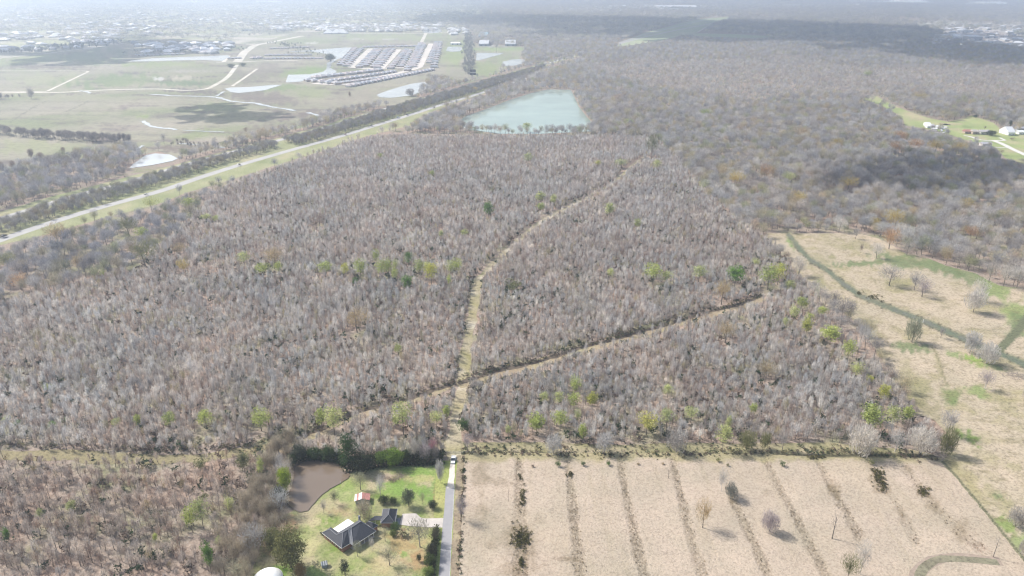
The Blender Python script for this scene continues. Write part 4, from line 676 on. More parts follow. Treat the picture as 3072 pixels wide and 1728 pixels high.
def palm(u, v):
    o = tag(empty('palm_tree', G(u, v)), 'low feathery palm with drooping brownish fronds beside the driveway', 'palm')
    t = MB(); t.tube([(0, 0, -.1), (0, 0, 1.2), (0.05, 0, 2.1)], [.42, .38, .30], 8); t.build('trunk', M_BARK, o)
    for k in range(18):
        a = k * 2.4; el = R(70 - 6 * k + 10 * (k % 3)); L = 2.9; f = MB(); pts = []
        for i in range(6):
            q = i / 5; r_ = L * q * math.cos(el * (1 - .4 * q)); pts.append((math.cos(a) * r_, math.sin(a) * r_, 2.1 + L * q * math.sin(el) - 1.5 * q * q))
        V = []; sx, sy = -math.sin(a), math.cos(a)
        for i, p in enumerate(pts): wv = .34 * math.sin(math.pi * min(1, .12 + i / 5.4)); V += [(p[0] - sx * wv, p[1] - sy * wv, p[2] - wv * .4), p, (p[0] + sx * wv, p[1] + sy * wv, p[2] - wv * .4)]
        F = [(3 * i + j, 3 * i + j + 1, 3 * i + j + 4, 3 * i + j + 3) for i in range(5) for j in range(2)]
        fr = f.add(V, F).build('frond', M_LEAF, o); fr['tint'] = (.30, .28, .16) if k % 3 else (.36, .27, .17)
palm(*T('k', 1480, 1060))

# ------------------------------------------------------------------ woods laid out as masses
PONDCLR = PL('a', (930, 1300), (990, 1240), (1100, 1165), (1180, 1145), (1350, 1185), (1360, 1240), (1150, 1330), (950, 1370))
ROADCLR = PL('k', (1880, 170), (2120, 170), (2120, 420), (2060, 1500), (1800, 1500), (1850, 600), (1900, 380))
DOMECLR = PL('k', (40, 1360), (330, 1360), (360, 1700), (20, 1700))
NOT = [ROADCLR, DOMECLR, PONDCLR, FIELD, EDGE, PASTURE, LAWN, POND, LAKE, MEADOW, VERGE, CLEAR, CONC_YARD, LEVEE]
PLANT = PL('D', (-300, 900), (0, 780), (200, 720), (330, 690), (450, 590), (560, 480), (700, 425), (900, 345), (1100, 335), (1640, 350), (1700, 400), (1760, 480), (1850, 560), (1920, 600), (2060, 760), (2160, 880), (2300, 1040), (2390, 1135), (1150, 1140), (1120, 1150), (700, 1160), (690, 1300), (600, 1449), (560, 1700), (-500, 1700))
PALEW = PL('D', (1460, 165), (1900, 150), (2700, 190), (2700, 260), (2300, 250), (1900, 250), (1640, 230))
WOODL = PL('S', (0, 0))
CAMOFF = 0
def proj3(X, z):
    dx = X[:, 0]; dy = X[:, 1]; dz = z - CH; f = dy * CP - dz * SP; up = dy * SP + dz * CP
    return np.stack([1536 + FPX * dx / f, 864 - FPX * up / f], 1)
def unveil(X, h, p=.85):
    """trees short enough, or far enough back, not to stand in front of the open land"""
    Q = proj3(X, h * .8); hit = np.zeros(len(X), bool)
    for q in (ROADCLR, VERGE, CLEAR, LEVEE, POND, GREENS): hit |= inside(Q, q)
    hit |= inside(Q, LAKE) & (rng.random(len(X)) < .3)
    Q = proj3(X, h * .55)
    for ln, w_ in ((DITCH, 5), (DITCH2, 4), (GAP, 6), (TRACK, 5)): hit |= dist_line(Q, ln) < w_ * np.clip((Q[:, 1] + 48) / 1100, .4, 1.2)
    return ~(hit & (rng.random(len(X)) < p))
GREENS = PL('q', (500, 590), (1600, 590), (1560, 750), (1660, 860), (1560, 960), (1100, 1100), (560, 1300), (540, 800))
def clear_of(P, X, extra=0):
    ok = np.ones(len(P), bool)
    for q in NOT: ok &= ~inside(P, q)
    for ln, wd in ((TRACK, 4.4), (DITCH, 5.2), (DITCH2, 4), (GAP, 4.5)):
        ok &= dist_line(X[:, :2], Gn(np.array(ln))[:, :2]) > wd + extra + (fbm(X, 6, 2, 2) - .5) * 4
    for ln in (HWY1, HWY2, HWY3): ok &= dist_line(X[:, :2], Gn(np.array(ln))[:, :2]) > 11
    return ok
def away(X):
    ok = np.ones(len(X), bool); pad = rng.random(len(X)) * .5 + .75
    for fx, fy, fr in FEAT: ok &= ((X[:, 0] - fx) ** 2 + ((X[:, 1] - fy + fr * .8) * .75) ** 2) > (fr * pad + .8) ** 2
    return ok
def grid(y0, y1, sp, jit=.35, rowsp=None, margin=1.12):
    out = []; y = y0; rs = rowsp or sp
    while y < y1:
        hw = y * .70 * margin + 40; x = np.arange(-hw, hw, sp) + rng.random() * sp * .3; out.append(np.stack([x, np.full(len(x), y)], 1)); y += rs
    X = np.vstack(out); return X + (rng.random(X.shape) - .5) * 2 * jit * sp
def in_frame(P, m=0): return (P[:, 0] > -m) & (P[:, 0] < 3072 + m) & (P[:, 1] > -m) & (P[:, 1] < 1728 + m)
PALM_ = {'plant': [((.41, .395, .385), 30), ((.345, .32, .305), 24), ((.35, .30, .275), 14), ((.49, .475, .46), 22), ((.26, .21, .185), 6), ((.32, .29, .20), 4)],
         'old': [((.34, .33, .33), 34), ((.42, .41, .395), 22), ((.28, .26, .245), 14), ((.35, .325, .23), 14), ((.37, .32, .22), 7), ((.30, .31, .19), 6), ((.34, .28, .22), 3)],
         'far': [((.35, .345, .33), 40), ((.41, .395, .36), 30), ((.36, .355, .27), 20), ((.30, .295, .29), 10)]}
def tints(kind, X):
    pal = PALM_[kind]; w_ = np.array([p[1] for p in pal], float); w_ /= w_.sum(); idx = rng.choice(len(pal), len(X), p=w_)
    c = np.array([p[0] for p in pal])[idx]
    n = fbm(X, 45, 5, 3)[:, None]; warm = np.array((1.05, .995, .95)); cool = np.array((.93, .99, 1.03))
    return c * (1.40 if kind == 'plant' else 1.34) * (cool * (1 - n) + warm * n) * (.82 + .36 * fbm(X, 18, 2, 2))[:, None]
def along(ln, n, spread, off=(0, 0)):
    L = Gn(np.array(ln))[:, :2]; sl_ = np.hypot(*np.diff(L, axis=0).T); cs = np.r_[0, np.cumsum(sl_)]; q = rng.random(n) * cs[-1]
    out = np.stack([np.interp(q, cs, L[:, 0]), np.interp(q, cs, L[:, 1])], 1) + rng.normal(size=(n, 2)) * spread; return out + np.array(off)
def gn_scatter(name, X, protos, sx, sz, tint, z=0.0):
    """one object of many points; a geometry-node tree stands a shape on each"""
    n = len(X); me = bpy.data.meshes.new(name); co = np.zeros((n, 3), np.float32); co[:, :2] = X[:, :2]; co[:, 2] = z
    me.vertices.add(n); me.vertices.foreach_set('co', co.ravel())
    def at(nm, ty, a, f): q = me.attributes.new(nm, ty, 'POINT'); q.data.foreach_set(f, np.ascontiguousarray(a, np.float32 if ty != 'INT' else np.int32).ravel())
    at('rot', 'FLOAT_VECTOR', np.stack([rng.normal(size=n) * .05, rng.normal(size=n) * .05, rng.random(n) * 6.283], 1), 'vector')
    at('scl', 'FLOAT_VECTOR', np.stack([sx, sx, sz], 1), 'vector'); at('pick', 'INT', rng.integers(0, len(protos), n), 'value')
    at('tint', 'FLOAT_VECTOR', tint, 'vector')
    pc = bpy.data.collections.new(name + '_shapes')
    for k, p in enumerate(protos): o = bpy.data.objects.new(f'{name}_shape', p); pc.objects.link(o)
    ng = bpy.data.node_groups.new(name, 'GeometryNodeTree')
    ng.interface.new_socket('Geometry', in_out='INPUT', socket_type='NodeSocketGeometry'); ng.interface.new_socket('Geometry', in_out='OUTPUT', socket_type='NodeSocketGeometry')
    N = ng.nodes; gi = N.new('NodeGroupInput'); go = N.new('NodeGroupOutput'); ip = N.new('GeometryNodeInstanceOnPoints'); ci = N.new('GeometryNodeCollectionInfo'); mp = N.new('GeometryNodeMeshToPoints')
    ci.inputs['Collection'].default_value = pc; ci.inputs['Separate Children'].default_value = True; ci.inputs['Reset Children'].default_value = True
    def na(nm, ty): q = N.new('GeometryNodeInputNamedAttribute'); q.data_type = ty; q.inputs['Name'].default_value = nm; return q.outputs['Attribute']
    L = ng.links.new; L(gi.outputs[0], ip.inputs['Points']); L(ci.outputs[0], ip.inputs['Instance']); ip.inputs['Pick Instance'].default_value = True
    L(na('pick', 'INT'), ip.inputs['Instance Index']); e2r = N.new('FunctionNodeEulerToRotation'); L(na('rot', 'FLOAT_VECTOR'), e2r.inputs[0]); L(e2r.outputs[0], ip.inputs['Rotation']); L(na('scl', 'FLOAT_VECTOR'), ip.inputs['Scale'])
    L(ip.outputs[0], go.inputs[0]); N.remove(mp)
    o = link(name, me); md = o.modifiers.new('scatter', 'NODES'); md.node_group = ng
    return tag(o, kind='stuff')
def singles(name, X, protos, sx, sz, tint, label, cat, group):
    for i in range(len(X)):
        o = empty(name, (X[i, 0], X[i, 1], 0), float(rng.random() * 6.28), (sx[i], sx[i], sz[i])); tag(o, label, cat, group)
        pr = protos[int(rng.integers(len(protos)))]; tn = tuple(float(q) for q in tint[i])
        for nm, me in zip(('trunk', 'crown'), pr):
            c = link(nm, me, o)
            if nm == 'crown': c['tint'] = tn
# saplings of the plantation
X = grid(205, 1080, 2.75, .42, 2.7); P = proj(X); ok = inside(P, PLANT) & clear_of(P, X) & away(X)
X = X[ok]; P = P[ok]; nd = fbm(X, 22, 9, 3); low = (P[:, 1] > 1380) & (P[:, 0] < 900)
rows_ = np.abs(((X[:, 1] + 6 * (fbm(X, 60, 1, 2) - .5)) / 16) % 1 - .5)      # planting gaps
keep = (rng.random(len(X)) < np.clip(.12 + 2.0 * nd, .08, .95)) & ~(low & (rows_ < .13)) 
X = X[keep]; P = P[keep]
sz = (.52 + .58 * rng.random(len(X))) * (.76 + .4 * fbm(X, 50, 4, 3)); sx = sz * (.75 + .5 * rng.random(len(X))); tn = tints('plant', X)
tn[(P[:, 1] > 1370) & (P[:, 0] < 1000)] *= np.array((.88, .80, .74)); lo_ = (P[:, 1] > 1385) & (P[:, 0] < 900); sz[lo_] *= .85; tn = tn * np.array((1.05, 1.05, 1.045)); sz = sz + (rng.random(len(X)) < .05) * .45; k = unveil(X, sz * 9); X, P, sz, sx, tn = X[k], P[k], sz[k], sx[k], tn[k]
o_ = np.argsort(depth(P[:, 1]) + 1e5 * ~in_frame(P)); a_ = o_[:300]; b_ = o_[300:]
singles('bare_sapling', X[a_], SLIM, sx[a_], sz[a_], tn[a_], 'slender bare sapling standing in the crowded rows at the very bottom left', 'tree', 'saplings in the bottom-left rows')
gn_scatter('plantation_woodland', X[b_], [merged('sapling', p) for p in SLIM], sx[b_], sz[b_], tn[b_])
NPL = len(X)
# old woods
X = grid(200, 1350, 7.4, .45); P = proj(X); ok = ~inside(P, PLANT) & clear_of(P, X) & away(X); X = X[ok]; P = P[ok]; keep = rng.random(len(X)) < .92; X = X[keep]; P = P[keep]
strip = inside(P, PL('k', (1150, 400), (1900, 320), (1950, 200), (1500, 60), (1000, 60), (400, 180), (360, 330), (700, 280))) | inside(P, PL('h', (0, 420), (600, 430), (830, 430), (830, 540), (0, 540)))
sz = (.55 + .6 * rng.random(len(X)) ** 1.5) * (.8 + .45 * fbm(X, 70, 4, 3)); sz[strip] *= .5; sx = sz * (.8 + .5 * rng.random(len(X))); tn = tints('old', X); lw = (P[:, 0] < 1100) & (P[:, 1] > 480) & (P[:, 1] < 1000); tn[lw] *= np.array((.78, .80, .86))
k = unveil(X, sz * 15, .92); X, P, sz, sx, tn = X[k], P[k], sz[k], sx[k], tn[k]
o_ = np.argsort(depth(P[:, 1]) + 1e5 * ~in_frame(P)); a_ = o_[:300]; b_ = o_[300:]
singles('bare_woodland_tree', X[a_], BROAD, sx[a_], sz[a_], tn[a_], 'grey-brown bare tree in the nearest belts of tall woods around the pond and field', 'tree', 'bare trees in the nearest tall woods')
gn_scatter('old_woodland', X[b_], [merged('woodland_tree', p) for p in BROAD], sx[b_], sz[b_], tn[b_])
X = np.vstack([along(PL('g', (2060, 700), (2030, 900), (1960, 1100), (1900, 1300), (1840, 1560)), 85, 5), along(PL('g', (1960, 700), (1900, 1000), (1830, 1300), (1760, 1560)), 45, 5), along(PL('g', (2230, 430), (2100, 520), (2060, 640)), 26, 4)])
P = proj(X); k = ~inside(P, DOMECLR) & ~inside(proj3(X, 7.), DOMECLR) & ~inside(P, POND) & (dist_line(P, PL('k', (330, 640), (345, 720))) > 14); X = X[k]; s_ = .55 + .4 * rng.random(len(X)); gn_scatter('tree_belt', X, [merged('belt_tree', p) for p in OPEN_], s_ * .85, s_, np.array((.42, .37, .29)) * (.75 + .5 * rng.random((len(X), 1))))
# trees of the wooded medians
for ply, sp in ((MEDIAN, 4.6), (MEDIAN2, 4.6)):
    Y = grid(560, 2100, sp, .45); Q = proj(Y); k = inside(Q, ply); Y = Y[k]
    for ln, wd in ((HWY1, 10), (HWY2, 17)): Y = Y[dist_line(Y, Gn(np.array(ln))[:, :2]) > wd]
    s_ = .38 + .42 * rng.random(len(Y)); gn_scatter('median_woodland', Y, [merged('median_tree', p) for p in BROAD[:4]], s_, s_, tints('old', Y) * .66)
# middle distance woods
X = grid(1350, 3100, 9, .45); P = proj(X); ok = clear_of(P, X) & ~inside(P, SUBURB); X = X[ok]; P = P[ok]
pw = inside(P + (fbm(X, 120, 4, 3)[:, None] - .5) * np.array((200, 60)), PALEW); s_ = (.55 + .75 * rng.random(len(X)) ** 1.6) * (.8 + .45 * fbm(X, 120, 4, 3)) * np.where(pw, .7, 1); tn = tints('old', X); tn[pw] = tints('plant', X[pw]) * .5 + tn[pw] * .5; k = unveil(X, s_ * 14, .95); X, s_, tn = X[k], s_[k], tn[k]
gn_scatter('middle_woodland', X, [merged('far_tree', p) for p in FARB], s_, s_, tn)
# far woods as one tree per plot
X = grid(3100, 11500, 30, .5, rowsp=30, margin=1.1); P = proj(X); ok = clear_of(P, X); n_ = fbm(X, 420, 6, 4); sub = (P[:, 0] < 1250)
ok &= rng.random(len(X)) < np.where(inside(P, SUBURB) | inside(P, INDUST) | inside(P, SKYF), .42, .95) * np.clip(.15 + 2.0 * (n_ - .22), .12, 1)
X = X[ok]; P = P[ok]; k = unveil(X, np.full(len(X), 16.), .95); X, P = X[k], P[k]; s_ = 1.0 + .8 * rng.random(len(X)); gn_scatter('far_woodland', X, [merged('far_grove', p) for p in FARB], s_ * 1.9, s_ * np.where(inside(P, SUBURB), .7, 1.0), tints('far', X))
# undergrowth in the plantation and shrubs of ditches, brambles
X = grid(205, 900, 4.2, .5); P = proj(X); n_ = fbm(X, 16, 3, 3); n2_ = fbm(X, 5, 8, 2)
k = inside(P, PLANT) & clear_of(P, X, -1) & (n_ * .6 + n2_ * .4 > .47) & (rng.random(len(X)) < .5); X1 = X[k]
dk = rng.random(len(X1)) < .68; tn = np.where(dk[:, None], np.array((.045, .075, .035)), np.array((.17, .13, .10))) * (.7 + .6 * rng.random((len(X1), 1)))
s_ = 1.1 + 1.5 * rng.random(len(X1)); gn_scatter('undergrowth', X1, [merged('scrub', p) for p in SCRUB], s_, s_ * (1.1 + .5 * rng.random(len(X1))), tn)
X = np.vstack([along(DITCH, 520, 1.8, (0, 5.5)), along(DITCH2, 240, 2, (0, 6)), along(PL('h', (950, 522), (1600, 530), (2576, 545), 'i', (600, 520), (1300, 520), (1900, 560)), 380, 1.5), along(PL('h', (950, 490), (1600, 490), (2576, 500), 'i', (600, 480), (1300, 490), (1800, 530)), 300, 3.5), along(TRACK[:16], 260, 1, (-6, 0)), along(TRACK[:16], 160, 1, (6, 0)), along(GAP, 260, 1.6, (0, 7)),
               along(PL('g', (900, 500), (1300, 480), (1700, 460), (2050, 470)), 260, 5), along(PL('h', (930, 540), (915, 900), (890, 1449)), 50, .5), along(PL('k', (2085, 280), (2070, 500), (2060, 800), (2035, 1200), (2025, 1449)), 40, .35)])
P = proj(X); k = ~inside(P, LAWN); X = X[k]; r_ = rng.random(len(X)); tn = np.where((r_ < .4)[:, None], np.array((.05, .08, .035)), np.where((r_ < .8)[:, None], np.array((.17, .13, .10)), np.array((.24, .22, .11)))) * (.7 + .6 * rng.random((len(X), 1)))
s_ = .35 + .75 * rng.random(len(X)); gn_scatter('bramble', X, [merged('bramble_scrub', p) for p in SCRUB], s_, s_, tn)
# dead weeds in the furrows
Xc = grid(205, 345, .95, .5, margin=1.0); P = proj(Xc); k = inside(P, FIELD); Xc = Xc[k]; P = P[k]; fm = furrow_mask(P); k = rng.random(len(Xc)) < fm * .32; Xc = Xc[k]
s_ = .15 + .2 * rng.random(len(Xc)); gn_scatter('dead_weeds', Xc, [merged('weed', p) for p in SCRUB], s_ * 1.2, s_, z=.3, tint=np.array((.22, .17, .10)) * (.5 + rng.random((len(Xc), 1))))
# reed and scrub patches in the furrows
pts = []; 
for (tt, x, y, rx, ry, n) in [('h', 1355, 1170, 60, 75, 130), ('h', 1362, 1360, 20, 50, 30), ('h', 1365, 860, 24, 70, 40), ('h', 1725, 690, 18, 28, 18), ('i', 1470, 700, 40, 60, 70), ('i', 1510, 760, 30, 40, 30), ('i', 1810, 820, 40, 34, 40), ('f', 1440, 800, 50, 16, 30), ('f', 1500, 830, 16, 6, 6), ('f', 1330, 770, 30, 10, 16), ('i', 1000, 560, 60, 12, 30), ('h', 1350, 715, 16, 20, 10)]:
    a = rng.normal(size=(n, 2)) * .55; u0, v0 = T(tt, x, y); s = ZI[tt][2]; pts.append(np.stack([u0 + a[:, 0] * rx / s, v0 + a[:, 1] * ry / s], 1))
Xs = Gn(np.vstack(pts))[:, :2]; tn = np.array((.105, .10, .035)) * (.6 + .9 * rng.random((len(Xs), 1))); s_ = .45 + .4 * rng.random(len(Xs)); gn_scatter('scrub_patch', Xs, [merged('patch_scrub', p) for p in SCRUB], s_, s_, tn, z=.3)
# ------------------------------------------------------------------ cloud banks high above, their shade falls on the land
mc, t, b = mat('cloud', 1, 0); b.inputs['Base Color'].default_value = (.9, .9, .92, 1)
def cloud(cells, alt, label):
    """cells: (u, v, half width m, half depth m) of the shaded ground"""
    o = tag(empty('cloud', (0, 0, alt)), label, 'cloud', 'clouds above the frame'); off = sun_to * (alt / sun_to.z); M = MB(); rs = np.random.default_rng(int(alt))
    cen = []
    for (u, v, hw, hd) in cells:
        g = G(u, v); n = int(min(160, max(45, hw * hd / 1500)))
        for k in range(n):
            a = rs.random() * 6.28; r = math.sqrt(rs.random()) * (1 + .12 * rs.normal()); x = g.x + off.x + math.cos(a) * hw * r; y = g.y + off.y + math.sin(a) * hd * r
            rad = math.sqrt(hw * hd / n) * (1.4 + 1.0 * rs.random()) * (1.1 - .45 * r)
            R_ = 6; V = [(x, y, -rad * .3)]; F = []
            for j in range(1, 4):
                for i in range(R_): th = math.pi * j / 4; ph = 6.283 * i / R_ + rs.random() * .3; q = rad * (.85 + .3 * rs.random()); V.append((x + q * math.sin(th) * math.cos(ph), y + q * math.sin(th) * math.sin(ph), -math.cos(th) * rad * .45))
            V.append((x, y, rad * .45))
            F += [(0, 1 + (i + 1) % R_, 1 + i) for i in range(R_)]
            for j in range(2): F += [(1 + j * R_ + i, 1 + j * R_ + (i + 1) % R_, 1 + (j + 1) * R_ + (i + 1) % R_, 1 + (j + 1) * R_ + i) for i in range(R_)]
            F += [(1 + 2 * R_ + i, 1 + 2 * R_ + (i + 1) % R_, len(V) - 1) for i in range(R_)]
            M.add(V, F)
    M.build('cloud_puffs', mc, o, True)
cloud([(1380, 50, 300, 900), (1500, 62, 520, 700), (1850, 75, 700, 900), (2200, 85, 700, 800), (2500, 100, 700, 700), (2620, 118, 300, 450), (2860, 152, 450, 260), (3060, 170, 400, 260), (3300, 190, 400, 300), (2300, 115, 600, 350), (1750, 108, 330, 160)], 900, 'long white cloud bank far behind, shading the distant woods')
cloud([(2720, 560, 110, 45), (2850, 530, 120, 50), (2980, 500, 120, 60), (3100, 520, 120, 60)], 500, 'small cloud shading the woods at the right edge')
cloud([(700, 352, 95, 50), (770, 348, 60, 40), (640, 325, 60, 60)], 560, 'small cloud shading the meadow beyond the highway')
cloud([(330, 150, 380, 220), (250, 178, 200, 180), (430, 130, 250, 200)], 700, 'cloud shading the far meadow at the left')
cloud([(60, 330, 1, 1)], 610, 'x') if False else None

# ------------------------------------------------------------------ the house by the pond
M_SHING = simple('dark_shingles', (.085, .088, .10), .9, .2, .25, 3); M_RIDGE_LIT = simple('ridge_caps_and_lit_slope', (.24, .245, .26), .85, .2, .15, 3)
M_WHITE = simple('white_membrane', (.86, .86, .85), .7, .3, .04, .5); M_BRICK = simple('red_brick', (.30, .16, .12), .9, .2, .25, 3); M_TRIM = simple('white_trim', (.75, .74, .71), .6, .4, .05, 2)
M_GLASS = simple('window_glass', (.05, .06, .07), .15, .6, .1, 1)
def roofmesh(name, faces, parent, material, th=.18):
    """faces: lists of points; each slab gets its thickness below"""
    M = MB()
    for f in faces:
        n = len(f); top = [tuple(p) for p in f]; bot = [(p[0], p[1], p[2] - th) for p in f]
        a = Vector(f[1]) - Vector(f[0]); c = Vector(f[2]) - Vector(f[0])
        if a.cross(c).z < 0: top = top[::-1]; bot = bot[::-1]
        M.add(top + bot, [tuple(range(n)), tuple(range(n, 2 * n))[::-1]] + [(i, n + i, n + (i + 1) % n, (i + 1) % n) for i in range(n)])
    return M.build(name, material, parent)
E_, RG = 2.9, 6.6
def gm(x, y, z): return G(*T('m', x, y), z)
house = tag(empty('house', (0, 0, 0)), 'brick house with dark hipped roof, white flat rear roof and front porch', 'house')
A, B_, C1, D1, Ee = gm(165, 625, E_), gm(540, 920, E_), gm(697, 828, E_), gm(762, 868, E_ + .1), gm(1195, 592, E_)
H1, H2, H3, P1 = gm(567, 612, RG - .4), gm(668, 556, RG), gm(722, 532, RG), gm(905, 408, RG + .4)
K, L1, L2 = gm(442, 664, 4.9), gm(312, 555, 4.9), gm(335, 515, E_ + .6); K2 = gm(475, 628, 3.6)
N1, N2, N3 = gm(660, 360, 3.3), gm(775, 437, 3.3), gm(378, 545, 3.3); N4 = gm(480, 616, 3.3)
Q1 = gm(985, 442, E_); Q0 = gm(880, 372, 4.4)
for f in ([A, B_, H1, K, L1], [B_, C1, H2, H1], [C1, D1, H3, H2], [D1, Ee, P1, H3], [Ee, Q1, P1], [L1, K, K2, L2], [A, L1, L2], [H1, H2, H3, P1, Q0, N2, K2, K], [P1, Q1, Q0]):
    roofmesh('roof_slope', [f], house, M_RIDGE_LIT if f[0] is C1 else M_SHING)  # porch gable slope: its sunlit side is put into a paler material
roofmesh('flat_roof', [[N3, N4, N2, N1]], house, M_WHITE, .25)
for a, b in ((B_, H1), (A, L1), (H2, C1), (H3, D1), (Ee, P1), (H1, H2), (H3, P1), (K, H1), (L1, K)):
    MB().tube([a + Vector((0, 0, .06)), b + Vector((0, 0, .06))], .14, 4).build('ridge_cap', M_RIDGE_LIT, house)
for a, b in ((A, B_), (B_, C1), (D1, Ee), (Ee, Q1), (N3, N1), (N1, N2)):
    MB().tube([a + Vector((0, 0, -.12)), b + Vector((0, 0, -.12))], .12, 4).build('gutter', M_TRIM, house)
def shrink(poly, d):
    c = sum((Vector((p.x, p.y, 0)) for p in poly), Vector()) / len(poly); return [((p.x - c.x) * (1 - d / (p - c).to_2d().length) + c.x, (p.y - c.y) * (1 - d / (p - c).to_2d().length) + c.y) for p in poly]
foot = shrink([A, B_, C1, D1, Ee, Q1, Q0, N2, N4, L2], .7)
mid = (Vector((*foot[3], 0)) * .62 + Vector((*foot[6], 0)) * .38)
porch_a = (foot[3][0] * .7 + foot[6][0] * .3, foot[3][1] * .7 + foot[6][1] * .3); porch_b = (foot[4][0] * .8 + foot[7][0] * .2, foot[4][1] * .8 + foot[7][1] * .2)
MB().prism([foot[0], foot[1], foot[2], porch_a, porch_b, foot[5], foot[6], foot[7], foot[8], foot[9]], 0, E_ - .2).build('wall', M_BRICK, house)
MB().prism([foot[2], foot[3], foot[4], porch_b, porch_a], 0, .15).build('porch_floor', M_CONC, house)
for k in range(5):
    q = D1.lerp(Ee, .06 + .22 * k); c = (Vector((D1.x + Q0.x, D1.y + Q0.y, 0)) / 2 - Vector((q.x, q.y, 0))).normalized() * .5
    MB().tube([(q.x + c.x, q.y + c.y, .15), (q.x + c.x, q.y + c.y, E_ - .1)], .16, 8).build('porch_post', M_TRIM, house)
MB().tube([(Q0.x, Q0.y, 3.4), (Q0.x, Q0.y, 6.3)], .5, 4).build('chimney', M_RIDGE_LIT, house)
for k in range(4):     # windows on the left wall
    p = Vector((*foot[0], 0)).lerp(Vector((*foot[1], 0)), .15 + .22 * k); d = (Vector((*foot[1], 0)) - Vector((*foot[0], 0))).normalized(); nn = Vector((d.y, -d.x, 0))
    if nn.x > 0: nn = -nn
    fr = MB(); q = [p - d * .65 + nn * .02, p + d * .65 + nn * .02]
    fr.add([q[0] + Vector((0, 0, .9)), q[1] + Vector((0, 0, .9)), q[1] + Vector((0, 0, 2.3)), q[0] + Vector((0, 0, 2.3)), q[0] + nn * .08 + Vector((0, 0, .9)), q[1] + nn * .08 + Vector((0, 0, .9)), q[1] + nn * .08 + Vector((0, 0, 2.3)), q[0] + nn * .08 + Vector((0, 0, 2.3))], [(0, 1, 2, 3), (4, 7, 6, 5), (0, 4, 5, 1), (1, 5, 6, 2), (2, 6, 7, 3), (3, 7, 4, 0)])
    wo = fr.build('window', M_TRIM, house); z = nn * .1
    MB().add([q[0] + d * .12 + z + Vector((0, 0, 1.0)), q[1] - d * .12 + z + Vector((0, 0, 1.0)), q[1] - d * .12 + z + Vector((0, 0, 2.2)), q[0] + d * .12 + z + Vector((0, 0, 2.2))], [(0, 1, 2, 3)]).build('pane', M_GLASS, wo)
# side wing
W1, W2, W3, W4 = gm(985, 442, E_ - .1), gm(1045, 402, E_ - .1), gm(1235, 482, E_ - .1), gm(1140, 545, E_ - .1); WR1, WR2 = gm(1045, 405, 4.6), gm(1120, 428, 4.6)
roofmesh('wing_roof', [[W1, W4, W3, WR2, WR1], [WR1, WR2, W3, W2]], house, M_SHING)
MB().prism(shrink([W1, W4, W3, W2], .4), 0, E_ - .35).build('wing_wall', M_BRICK, house)
for a, b in ((W4, W3), (W3, WR2), (WR1, WR2)): MB().tube([a, b], .12, 4).build('ridge_cap', M_RIDGE_LIT, house)
# covered passage and garage
g0 = tag(empty('covered_passage', (0, 0, 0)), 'low roofed passage joining the house to its garage', 'covered walkway')
c1, c2, c3, c4, c5 = gm(1165, 308, 3.3), gm(1330, 300, 3.3), gm(1330, 382, 2.7), gm(1175, 385, 2.7), gm(1050, 395, 2.7)
roofmesh('roof', [[c1, c4, c3, c2]], g0, M_SHING); roofmesh('roof', [[c1, c5, c4]], g0, M_SHING)
for q in (c3, c4): MB().tube([(q.x, q.y + .3, 0), (q.x, q.y + .3, 2.6)], .1, 6).build('post', M_TRIM, g0)
ga = tag(empty('garage', (0, 0, 0)), 'detached garage with a grey hipped roof at the end of the driveway', 'garage')
tl, tr, br_, bl = gm(1330, 165, 2.8), gm(1605, 165, 2.8), gm(1552, 440, 2.8), gm(1280, 442, 2.8); r1, r2 = gm(1450, 160, 5.6), gm(1437, 272, 5.6)
for f in ([tl, bl, r2, r1], [bl, br_, r2], [br_, tr, r1, r2], [tl, r1, tr]): roofmesh('roof_slope', [f], ga, M_SHING)
for a, b in ((r1, r2), (r2, bl), (r2, br_), (bl, br_), (br_, tr), (tl, bl)): MB().tube([a, b], .12, 4).build('ridge_cap', M_RIDGE_LIT, ga)
gf = shrink([tl, bl, br_, tr], .6); MB().prism(gf, 0, 2.65).build('wall', M_BRICK, ga)
gx = (Vector((*gf[2], 0)) + Vector((*gf[3], 0))) / 2; dd = (Vector((*gf[3], 0)) - Vector((*gf[2], 0))).normalized()
for s_ in (-1, 1):
    q = gx + dd * 1.8 * s_; MB().add([q - dd * 1.4 + Vector((.05, 0, .05)), q + dd * 1.4 + Vector((.05, 0, .05)), q + dd * 1.4 + Vector((.05, 0, 2.2)), q - dd * 1.4 + Vector((.05, 0, 2.2)), q - dd * 1.4 + Vector((.11, 0, .05)), q + dd * 1.4 + Vector((.11, 0, .05)), q + dd * 1.4 + Vector((.11, 0, 2.2)), q - dd * 1.4 + Vector((.11, 0, 2.2))], [(0, 3, 2, 1), (4, 5, 6, 7), (0, 1, 5, 4), (1, 2, 6, 5), (2, 3, 7, 6), (3, 0, 4, 7)]).build('garage_door', M_TRIM, ga)
